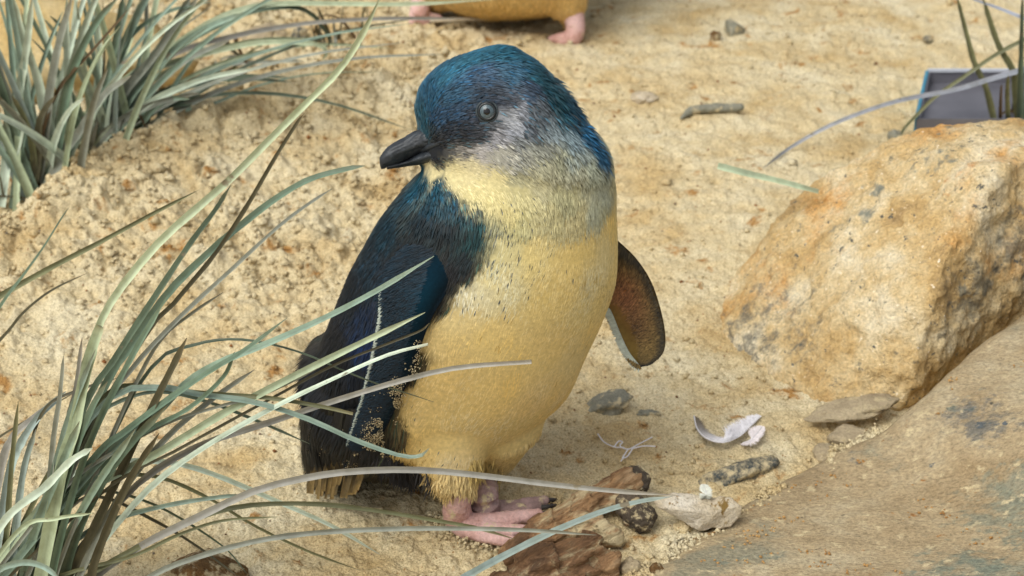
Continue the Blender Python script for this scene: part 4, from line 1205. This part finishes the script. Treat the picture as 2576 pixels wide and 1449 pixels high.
# flippers
def flipper(name, lead, trail, offs, colf, label, n=46, k=14, thick=0.0042, edge_w=0.0017, hug=False, camber=0.004):
    A = crom(np.array([(*a, *b, o_) for a, b, o_ in zip(lead, trail, offs)], float), n)
    G = np.zeros((n, k, 3))
    if hug:
        dep = []
        for r in A:
            ts = []
            for w in (0.05, 0.3, 0.6, 0.95):
                x, y = r[0] * (1 - w) + r[2] * w, r[1] * (1 - w) + r[3] * w
                h_, _ = hit(x, y)
                ts.append(np.linalg.norm(h_ - CAM) - t_y(x, y, PY) if h_ is not None else 9)
            dep.append(min(ts))
        dep = np.array(dep); ker = np.ones(9) / 9
        dep = np.convolve(np.pad(dep, 4, mode='edge'), ker, 'valid')
        A[:, 4] += dep
    for i, r in enumerate(A):
        L_, T_ = tp(r[0], r[1], r[4]), tp(r[2], r[3], r[4]); v = (L_ + T_) / 2 - CAM; v /= np.linalg.norm(v)
        for j in range(k):
            w = j / (k - 1); G[i, j] = L_ * (1 - w) + T_ * w - v * camber * math.sin(math.pi * w)
    vv = unit((G - CAM).reshape(-1, 3)).reshape(G.shape)
    prof = np.array([math.sin(math.pi * min(1, (j / (k - 1)) * 0.85 + 0.15) ** 0.8) * 0.5 + 0.05 for j in range(k)])
    ta = np.minimum(1, np.minimum(np.arange(n)[::-1] / 5.0 + 0.15, 1.0))
    th = thick * prof[None, :] * ta[:, None] * np.linspace(1.3, 0.7, n)[:, None]
    V = np.vstack([(G - vv * th[..., None]).reshape(-1, 3), (G + vv * th[..., None]).reshape(-1, 3)])
    ii = np.arange(n * k).reshape(n, k); jj = ii + n * k
    F = [quads(ii)[:, ::-1], quads(jj)]
    for a, b in ((ii[:, 0], jj[:, 0]), (jj[:, -1], ii[:, -1]), (jj[0], ii[0]), (ii[-1], jj[-1])):
        F.append(np.stack([a[:-1], a[1:], b[1:], b[:-1]], 1))
    uu = np.repeat(np.linspace(0, 1, n)[:, None], k, 1).ravel(); ww = np.repeat(np.linspace(0, 1, k)[None], n, 0).ravel()
    c = colf(np.concatenate([uu, uu]), np.concatenate([ww, ww]), V)
    me = mesh_np(name, V, np.vstack(F), True, c)
    o = link(name, me, M_BODY, pen); o['label'] = label
    # short scale-like feathers over both faces
    m = 16000
    i0 = RNG.uniform(0, n - 1.01, m); j0 = RNG.uniform(0, k - 1.01, m); side = RNG.random(m) < 0.7
    ia, ja = i0.astype(int), j0.astype(int); fi, fj = (i0 - ia)[:, None], (j0 - ja)[:, None]
    top = (G - vv * th[..., None]); bot = (G + vv * th[..., None])
    def bil(Q):
        return (Q[ia, ja] * (1 - fi) + Q[ia + 1, ja] * fi) * (1 - fj) + (Q[ia, ja + 1] * (1 - fi) + Q[ia + 1, ja + 1] * fi) * fj
    Pp = np.where(side[:, None], bil(top), bil(bot)); Nn = np.where(side[:, None], -bil(vv), bil(vv))
    al = unit(bil(np.gradient(G, axis=0))); ac = unit(bil(np.gradient(G, axis=1)))
    cc = colf(i0 / (n - 1), j0 / (k - 1), Pp) * np.clip(1 + RNG.normal(0, 0.38, (m, 1)), 0.3, 2.2)
    strands('flipper_feathers', Pp, unit(Nn), al * 0.55 + ac * 0.85, RNG.uniform(.0018, .0032, m) * (1 + 1.6 * sstep(0.32, 0.1, i0 / n)), RNG.uniform(.0006, .0009, m), RNG.uniform(.02, .12, m), np.clip(cc, 0, 1), M_PLUME, o)
    # pale fringe of small feathers on the trailing edge
    m = 1200
    i0 = RNG.uniform(n * 0.20, n - 1.01, m); ia = i0.astype(int); fi = (i0 - ia)[:, None]
    Tt = G[:, -1]; Lw = unit(G[:, -1] - G[:, -3]); Al = unit(np.gradient(Tt, axis=0))
    ln = RNG.uniform(0.8, 1.25, m) * edge_w
    Pp = Tt[ia] * (1 - fi) + Tt[ia + 1] * fi - Lw[ia] * edge_w * 0.75 - vv[ia, -1] * (0.0014)
    strands('trailing_fringe', Pp, -vv[ia, -1], Lw[ia] + Al[ia] * 0.35, ln * 1.35, RNG.uniform(.0004, .0008, m), RNG.uniform(.0, .05, m), np.tile(lin((186, 196, 184)), (m, 1)) * RNG.uniform(.8, 1.1, (m, 1)), M_PLUME, o)
    return o, G, vv


def col_right(u, w, P):
    c = np.tile(lin((10, 36, 50)), (len(u), 1))
    c = c * (1 - sstep(0.0, 0.35, 1 - w)[:, None] * 0.35)
    b = np.exp(-((u - 0.22) / 0.12) ** 2 - ((w - 0.3) / 0.3) ** 2)[:, None]
    c = c * (1 - b * 0.6) + lin((12, 52, 70)) * b * 0.6
    lo = sstep(0.14 + 0.3 * sstep(0.4, 0.1, u), 0.0, w)[:, None]
    return np.clip(c * (1 - lo * 0.7) + lin((12, 14, 18)) * lo * 0.7, 0, 1)


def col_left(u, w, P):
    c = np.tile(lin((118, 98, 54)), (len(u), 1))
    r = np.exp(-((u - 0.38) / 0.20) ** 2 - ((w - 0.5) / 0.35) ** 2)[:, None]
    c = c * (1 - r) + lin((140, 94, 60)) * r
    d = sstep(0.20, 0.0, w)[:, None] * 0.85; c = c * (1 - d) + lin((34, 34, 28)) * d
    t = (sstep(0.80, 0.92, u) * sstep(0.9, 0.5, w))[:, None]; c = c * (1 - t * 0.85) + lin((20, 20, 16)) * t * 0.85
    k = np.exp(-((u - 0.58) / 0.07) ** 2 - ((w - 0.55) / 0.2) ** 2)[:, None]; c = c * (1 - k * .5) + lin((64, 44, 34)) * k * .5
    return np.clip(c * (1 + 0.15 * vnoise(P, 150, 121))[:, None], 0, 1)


fr, GR, VR = flipper('flipper',
    [(1185, 610), (1172, 668), (1128, 730), (1088, 796), (1062, 862), (1040, 930), (1008, 1000), (980, 1060), (944, 1120), (908, 1164), (888, 1178)],
    [(1040, 610), (985, 670), (960, 730), (956, 796), (945, 862), (930, 930), (914, 1000), (898, 1050), (880, 1110), (872, 1148), (876, 1172)],
    [.014, .007, .001, -.003, -.004, -.005, -.005, -.005, -.004, -.003, -.003], col_right, 'dark blue flipper with a white trailing edge, dusted with sand', hug=True)
fl, GL, VL = flipper('flipper',
    [(1535, 590), (1562, 612), (1602, 652), (1638, 708), (1662, 778), (1674, 845), (1668, 888), (1640, 915), (1618, 921)],
    [(1470, 620), (1480, 680), (1495, 730), (1512, 765), (1530, 786), (1552, 838), (1574, 884), (1596, 910), (1606, 918)],
    [.030, .030, .028, .026, .024, .022, .020, .020, .020], col_left, 'brownish underside of the other flipper held out from the body', edge_w=0.0028, camber=-0.004)

# tail: stiff dark feathers with sandy worn tips
tail_tips = [(779, 1245), (792, 1252), (806, 1256), (820, 1258), (836, 1257), (848, 1254), (862, 1258), (874, 1256), (886, 1248), (786, 1225), (812, 1240), (842, 1244), (868, 1240), (896, 1236)]
tail_tips = [(x + random.uniform(-7, 7), y - random.uniform(0, 38) * (i_ % 2) - random.uniform(0, 8)) for i_, (x, y) in enumerate(tail_tips * 3)]
for i, (x, y) in enumerate(tail_tips):
    x0 = 792 + (x - 780) * 1.25; off = -.022 + .040 * random.random() + .03 * (x0 < 840)
    Pp = []; dl = 0.0
    for (xx, yy) in ((x0 + 24, 1030), (x0 + 8, 1100), (x0 * 0.6 + x * 0.4, 1160)):
        h_, n_ = hit(xx, yy)
        if h_ is not None:
            dl = float(np.clip(np.linalg.norm(h_ - CAM) - t_y(xx, yy, PY) - 0.003 - 0.004 * random.random(), -.06, .04))
        Pp.append(tp(xx, yy, dl))
    Pp.append(tp(x, y, dl + .004))
    Pp = [np.array([p[0], p[1], max(p[2], 0.003)]) for p in Pp]
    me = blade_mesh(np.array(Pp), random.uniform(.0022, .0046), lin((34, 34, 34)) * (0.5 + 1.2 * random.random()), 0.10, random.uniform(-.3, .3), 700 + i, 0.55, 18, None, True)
    a = me.color_attributes['Col']; c = np.empty(len(me.vertices) * 4, np.float32); a.data.foreach_get('color', c); c = c.reshape(-1, 4)
    u = np.repeat(np.linspace(0, 1, 18), 6); s = sstep(0.62, 0.98, u + 0.1 * np.sin(u * 30 + i))[:, None] * (0.4 + 0.6 * (i % 3 > 0))
    c[:, :3] = c[:, :3] * (1 - s) + lin((150, 128, 84)) * s; a.data.foreach_set('color', c.ravel())
    link('tail_feather', me, M_PLUME, pen)
# ragged under-tail feathers and the fluff on legs and belly edge
rag = []
for (x0, y0, x1, y1, c, m, off, ln) in [(960, 1150, 1085, 1222, (34, 30, 28), 500, -.01, .010), (1060, 1215, 1130, 1235, (200, 172, 112), 300, -.026, .006), (1110, 1205, 1200, 1225, (214, 190, 132), 300, -.034, .006),
                                        (1190, 1170, 1250, 1190, (176, 152, 90), 300, .014, .008)]:
    u = RNG.random(m); X = x0 + (x1 - x0) * u + RNG.normal(0, 6, m); Y = y0 + (y1 - y0) * u + RNG.normal(0, 10, m)
    hh2 = [hit(a, b) for a, b in zip(X, Y)]
    Pp = np.array([h_[0] if h_[0] is not None else tp(a, b, 0.0) * np.array([1, 1, 0]) for h_, a, b in zip(hh2, X, Y)])
    Nn = np.tile(-FWD, (m, 1)); Dd = np.tile(np.array([-0.1, 0.0, -1.0]), (m, 1)) + RNG.normal(0, .20, (m, 3))
    rag.append((Pp, Nn, Dd, RNG.uniform(.6, 1.3, m) * ln, RNG.uniform(.0005, .0010, m), RNG.uniform(0, .10, m), np.tile(lin(c), (m, 1)) * RNG.uniform(.7, 1.2, (m, 1))))
rag = [np.concatenate(z) for z in zip(*rag)]
kz = rag[0][:, 2] - rag[3] > 0.001
strands('fluff', *[z[kz] for z in rag], M_PLUME, pen)


# feet
def foot(name, leg, legr, toes, material, label, claws):
    pcs = [chain(leg, legr, 16, 14)]
    for P_, R_ in toes:
        pcs.append(chain(P_, R_, 16, 12))
    # web between neighbouring toes: a thin solid
    for (Pa, Ra), (Pb, Rb) in zip(toes[:-1], toes[1:]):
        a, b = crom(np.array(Pa), 8)[:6], crom(np.array(Pb), 8)[:6]
        V = []
        for p, q in zip(a, b):
            mm_ = (p + q) / 2
            V += [p + zz * .0008, q + zz * .0008, q - zz * .0010, p - zz * .0010]
        pcs.append((np.array(V), tube_faces(6, 4)))
    me = fuse(name, pcs, 0.0008, 3)
    displace(me, lambda V: 0.0004 * fbm(V, 330, 3, 131))
    o = link(name, me, material, pen); o['label'] = label
    for P_ in claws:
        link('claw', fuse('claw', [chain(P_, [.0017, .0014, .0005], 10, 10)], 0.0005, 1), M_CLAW, o)
    return o


def g3(px, py, z):
    return gz(px, py, z)


foot('foot', [tp(1152, 1205, -.028), g3(1150, 1258, .024), g3(1152, 1300, .010), g3(1172, 1326, .006)], [.0080, .0078, .0082, .0070],
     [([g3(1170, 1328, .006), g3(1225, 1348, .006), g3(1292, 1364, .005)], [.0056, .0046, .0034]),
      ([g3(1176, 1322, .007), g3(1240, 1334, .0065), g3(1330, 1336, .006)], [.0056, .0046, .0034]),
      ([g3(1180, 1316, .008), g3(1260, 1308, .008), g3(1352, 1294, .008)], [.0058, .0050, .0036])], M_SKIN, 'pale pink foot',
     [[g3(1292, 1364, .005), g3(1306, 1368, .005), g3(1318, 1374, .002)], [g3(1330, 1336, .006), g3(1346, 1338, .005), g3(1358, 1343, .002)], [g3(1352, 1294, .008), g3(1372, 1290, .007), g3(1386, 1288, .003)]])
foot('foot', [tp(1218, 1190, .022), g3(1219, 1245, .020), g3(1222, 1280, .008), g3(1240, 1292, .005)], [.0072, .0078, .0086, .0070],
     [([g3(1236, 1296, .005), g3(1290, 1296, .005), g3(1330, 1294, .005)], [.0056, .0044, .0034]),
      ([g3(1240, 1290, .006), g3(1300, 1284, .006), g3(1350, 1278, .005)], [.0052, .0044, .0034]),
      ([g3(1244, 1282, .006), g3(1310, 1272, .006), g3(1368, 1260, .005)], [.0050, .0042, .0032])], M_SKIN_SHADE, 'pink foot, greyish with painted shade',
     [[g3(1330, 1294, .005), g3(1348, 1292, .005), g3(1362, 1286, .002)], [g3(1350, 1278, .005), g3(1384, 1274, .005), g3(1404, 1268, .002)], [g3(1368, 1260, .005), g3(1390, 1258, .004), g3(1402, 1256, .002)]])

# sand sticking to flipper and tail
m = 1500
m = 5200
ub_ = RNG.beta(4.2, 1.5, m); i0 = (ub_ * (GR.shape[0] - 2)).astype(int); j0 = (np.clip(RNG.beta(1.1, 2.2, m) * (0.45 + 0.6 * ub_ ** 2), 0, 1) * (GR.shape[1] - 1)).astype(int)
Pp = GR[i0, j0] - VR[i0, j0] * 0.0024 + RNG.normal(0, .0016, (m, 3)) * np.array([1, .2, 1])
Pp = Pp[(vnoise(Pp, 170, 141) + 0.5 * vnoise(Pp, 420, 142) > 0.12 - 0.3 * (ub_ - 0.8)) & (ub_ > 0.42)]
grains('clinging_sand', Pp, RNG.uniform(.0002, .00055, len(Pp)), M_SAND, pen)
m = 3200
X = RNG.uniform(780, 965, m); Y = 1050 + 150 * RNG.beta(2, 1.2, m); kk_ = vnoise(np.column_stack([X, Y * 0.5]), .06, 151) > -0.05; X, Y = X[kk_], Y[kk_]; pts_ = []
for a, b in zip(X, Y):
    h_, n_ = hit(a, b)
    if h_ is not None:
        pts_.append(h_ + n_ * 0.0016)
pts_ = np.array(pts_)
grains('clinging_sand', pts_, RNG.uniform(.0003, .0009, len(pts_)), M_SAND, pen)

m = 2600
X = np.concatenate([RNG.normal(1290, 70, m // 2), RNG.normal(1150, 26, m // 4), RNG.normal(1360, 40, m // 4)]); Y = np.concatenate([RNG.normal(1352, 16, m // 2), RNG.normal(1316, 16, m // 4), RNG.normal(1290, 14, m // 4)])
Q2 = np.array([gz(a, b)[:2] for a, b in zip(X, Y)])
o = grains('sand_crumbs', np.column_stack([Q2, ground_h(Q2) + RNG.uniform(0, .004, len(Q2))]), RNG.uniform(.0005, .0022, len(Q2)), M_SAND)
tag(o, 'crumbs of sand heaped round the toes of the penguin', 'sand')

# ------------------------------------------------------------------ the other penguin (only its underside and feet are in view)
QY = gz(1420, 100)[1] + 0.02
qs = lambda px, py, off=0.0: gy(px, py, QY, off)
b2 = fuse('other_body', [
    loft_px([(1200, 52, 1330, 50, .02, .02, .01), (1130, 22, 1410, 36, .055, .055, .01), (1092, -20, 1470, 6, .075, .075, .01), (1070, -140, 1500, -120, .090, .095, .01), (1080, -320, 1500, -300, .095, .10, .01), (1120, -480, 1480, -460, .085, .09, .01), (1180, -600, 1440, -590, .065, .07, .01), (1220, -680, 1420, -680, .05, .05, .0), (1250, -720, 1390, -725, .02, .02, .0)], QY, 40, 32),
    chain([qs(1320, -640), qs(1340, -720), qs(1350, -760, -.01)], [.05, .046, .040], 12),
    chain([qs(1400, -60, -.02), qs(1428, 20, -.02), qs(1432, 46, -.02)], [.030, .018, .010], 10),
    chain([qs(1130, -60, .03), qs(1090, -10, .04), qs(1062, 12, .045)], [.034, .018, .010], 10)], 0.004, 6)
V2 = verts_of(b2); N2 = normals_of(b2)
f2 = sstep(0.15, -0.25, N2[:, 1])[:, None] * sstep(0.24, 0.20, V2[:, 2])[:, None]
set_col(b2, lin((212, 178, 112)) * f2 + lin((18, 50, 66)) * (1 - f2))
pen2 = empty('penguin', (qs(1290, 80)[0], QY, 0.0), 'another penguin standing behind, showing only its yellow underside and pink feet', 'penguin')
link('body', b2, M_BODY, pen2)
P, N = surf_samples(b2, 26000, RNG)
f2 = (sstep(0.15, -0.25, N[:, 1]) * sstep(0.24, 0.20, P[:, 2]))[:, None]
strands('plumage', P, N, np.tile(np.array([0.05, 0, -1.0]), (len(P), 1)) + RNG.normal(0, .15, P.shape), RNG.uniform(.006, .011, len(P)), RNG.uniform(.0010, .0018, len(P)), RNG.uniform(.05, .2, len(P)),
        (lin((216, 182, 116)) * f2 + lin((18, 56, 74)) * (1 - f2)) * RNG.uniform(.8, 1.2, (len(P), 1)), M_PLUME, pen2)


def foot2(leg, legr, toes):
    pcs = [chain(leg, legr, 12, 12)] + [chain(p, r, 10, 10) for p, r in toes]
    for (Pa, _), (Pb, _) in zip(toes[:-1], toes[1:]):
        a, b = crom(np.array(Pa), 6)[:5], crom(np.array(Pb), 6)[:5]; V = []
        for p, q_ in zip(a, b):
            V += [p + zz * .001, q_ + zz * .001, q_ - zz * .0012, p - zz * .0012]
        pcs.append((np.array(V), tube_faces(5, 4)))
    o = link('foot', fuse('foot', pcs, 0.0012, 3), M_SKIN, pen2)
    for p, r in toes:
        p = np.array(p); d = p[-1] - p[-2]; d /= np.linalg.norm(d)
        link('claw', fuse('claw', [chain([p[-1], p[-1] + d * .006, p[-1] + d * .011 - zz * .003], [.0022, .0018, .0006], 8, 8)], 0.0008, 1), M_CLAW, o)


foot2([qs(1440, 20, -.02), gz(1448, 72, .016), gz(1442, 92, .010)], [.010, .0085, .0085],
      [([gz(1440, 92, .009), gz(1410, 96, .008), gz(1388, 98, .006)], [.006, .005, .0035]), ([gz(1442, 94, .008), gz(1420, 102, .007), gz(1408, 106, .005)], [.006, .005, .0035]), ([gz(1444, 94, .008), gz(1442, 104, .007), gz(1440, 108, .005)], [.006, .005, .0035])])
foot2([qs(1062, 0, .045), gz(1056, 26, .016), gz(1052, 38, .010)], [.010, .0085, .0085],
      [([gz(1054, 38, .009), gz(1080, 44, .008), gz(1106, 46, .006)], [.006, .005, .0035]), ([gz(1052, 40, .008), gz(1062, 50, .007), gz(1072, 56, .005)], [.006, .005, .0035]), ([gz(1050, 40, .008), gz(1042, 50, .007), gz(1036, 56, .005)], [.006, .005, .0035])])
# its tail, head and flippers out of the frame
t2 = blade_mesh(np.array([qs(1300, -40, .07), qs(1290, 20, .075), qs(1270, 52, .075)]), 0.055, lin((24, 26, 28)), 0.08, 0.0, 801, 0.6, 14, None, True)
link('tail', t2, M_PLUME, pen2)
bk2 = fuse('beak', [chain([qs(1345, -765, -.03), qs(1340, -745, -.06), qs(1338, -728, -.082)], [.011, .008, .003], 12)], 0.0012, 2)
link('beak', bk2, M_BEAK, pen2)
for sx in (-1, 1):
    xm = 1290 + sx * 200
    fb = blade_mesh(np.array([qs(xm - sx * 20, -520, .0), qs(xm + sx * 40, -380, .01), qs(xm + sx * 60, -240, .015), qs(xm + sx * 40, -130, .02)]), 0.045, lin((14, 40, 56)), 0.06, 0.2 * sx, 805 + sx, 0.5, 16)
    link('flipper', fb, M_PLUME, pen2)
    ey = qs(1345 + sx * 55, -770, -.022)
    e_ = mesh_np('eye', *ball(np.zeros(3), 0.006)); oo = link('eye', e_, M_IRIS); oo.parent = pen2; oo.location = ey - np.array(pen2.location)

# ------------------------------------------------------------------ shed feathers and fibres
def shed_feather(label, pts, wup, wdn, c0, c1, n=240, seed=0, lift=.003, shaft=.0004):
    r = np.random.default_rng(seed)
    S_ = crom(np.array([gup(x, y, lift + .006 * math.sin(math.pi * k / (len(pts) - 1))) for k, (x, y) in enumerate(pts)]), n)
    T = unit(np.gradient(S_, axis=0))
    root = tag(link('feather', fuse('feather', [chain(S_[::16], [shaft] * len(S_[::16]), 30, 8)], 0.00028, 0), M_WFEATHER), label, 'feather')
    u = np.linspace(0, 1, n); side = np.cross(T, np.array([0, 0.35, 0.94])); side = unit(side)
    Vp, Dp, Lp, Cp = [], [], [], []
    for sgn, w in ((1, wup), (-1, wdn)):
        for rep in range(3):
            env = np.sin(np.pi * np.clip(u * 0.96 + 0.04, 0, 1)) ** 0.5
            Vp.append(S_); Dp.append(side * sgn + T * r.uniform(0.5, 1.0, (n, 1)) + r.normal(0, .10, (n, 3))); Lp.append(w * env * r.uniform(.75, 1.1, n))
            Cp.append(lin(c0) * (1 - sstep(0, .5, u))[:, None] + lin(c1) * sstep(0, .5, u)[:, None])
    Vp, Dp, Lp, Cp = map(np.concatenate, (Vp, Dp, Lp, Cp))
    Nn = np.tile(np.array([0, -0.4, 0.9]), (len(Vp), 1))
    strands('vane', Vp, Nn, Dp, np.maximum(Lp, .0006), np.full(len(Vp), .00042), r.uniform(.0, .12, len(Vp)), Cp, M_PLUME, root)
    return root


shed_feather('curved white shed feather with a dark tip lying on the sand', [(1746, 1046), (1754, 1078), (1778, 1102), (1818, 1112), (1858, 1098), (1888, 1072), (1914, 1046)], .0002, .0115, (104, 94, 78), (226, 224, 228), 260, 1)
shed_feather('small fluffy pinkish white down feather beside the curved feather', [(1868, 1114), (1888, 1106), (1905, 1090), (1918, 1072)], .005, .006, (224, 216, 216), (232, 224, 224), 120, 2, .002, .0003)
shed_feather('wispy pale down feather on top of the white stone', [(1772, 1256), (1776, 1240), (1770, 1218)], .004, .004, (206, 206, 190), (214, 216, 204), 90, 3, .020, .0002)
fib = fuse('fibre', [chain([gup(*q_, .004) for q_ in p_], [.00045] * len(p_), 24, 6) for p_ in (
    [(1504, 1092), (1520, 1112), (1545, 1124), (1570, 1126)], [(1545, 1124), (1556, 1110), (1566, 1112), (1560, 1122), (1580, 1130), (1605, 1118), (1640, 1100)], [(1580, 1130), (1572, 1142), (1566, 1152), (1578, 1148), (1592, 1128)], [(1592, 1128), (1620, 1122), (1648, 1123)], [(1570, 1150), (1562, 1160)])], 0.0003, 0)
tag(link('fibre', fib, M_WFEATHER), 'tangled white fibre lying on the sand behind the driftwood', 'fibre')
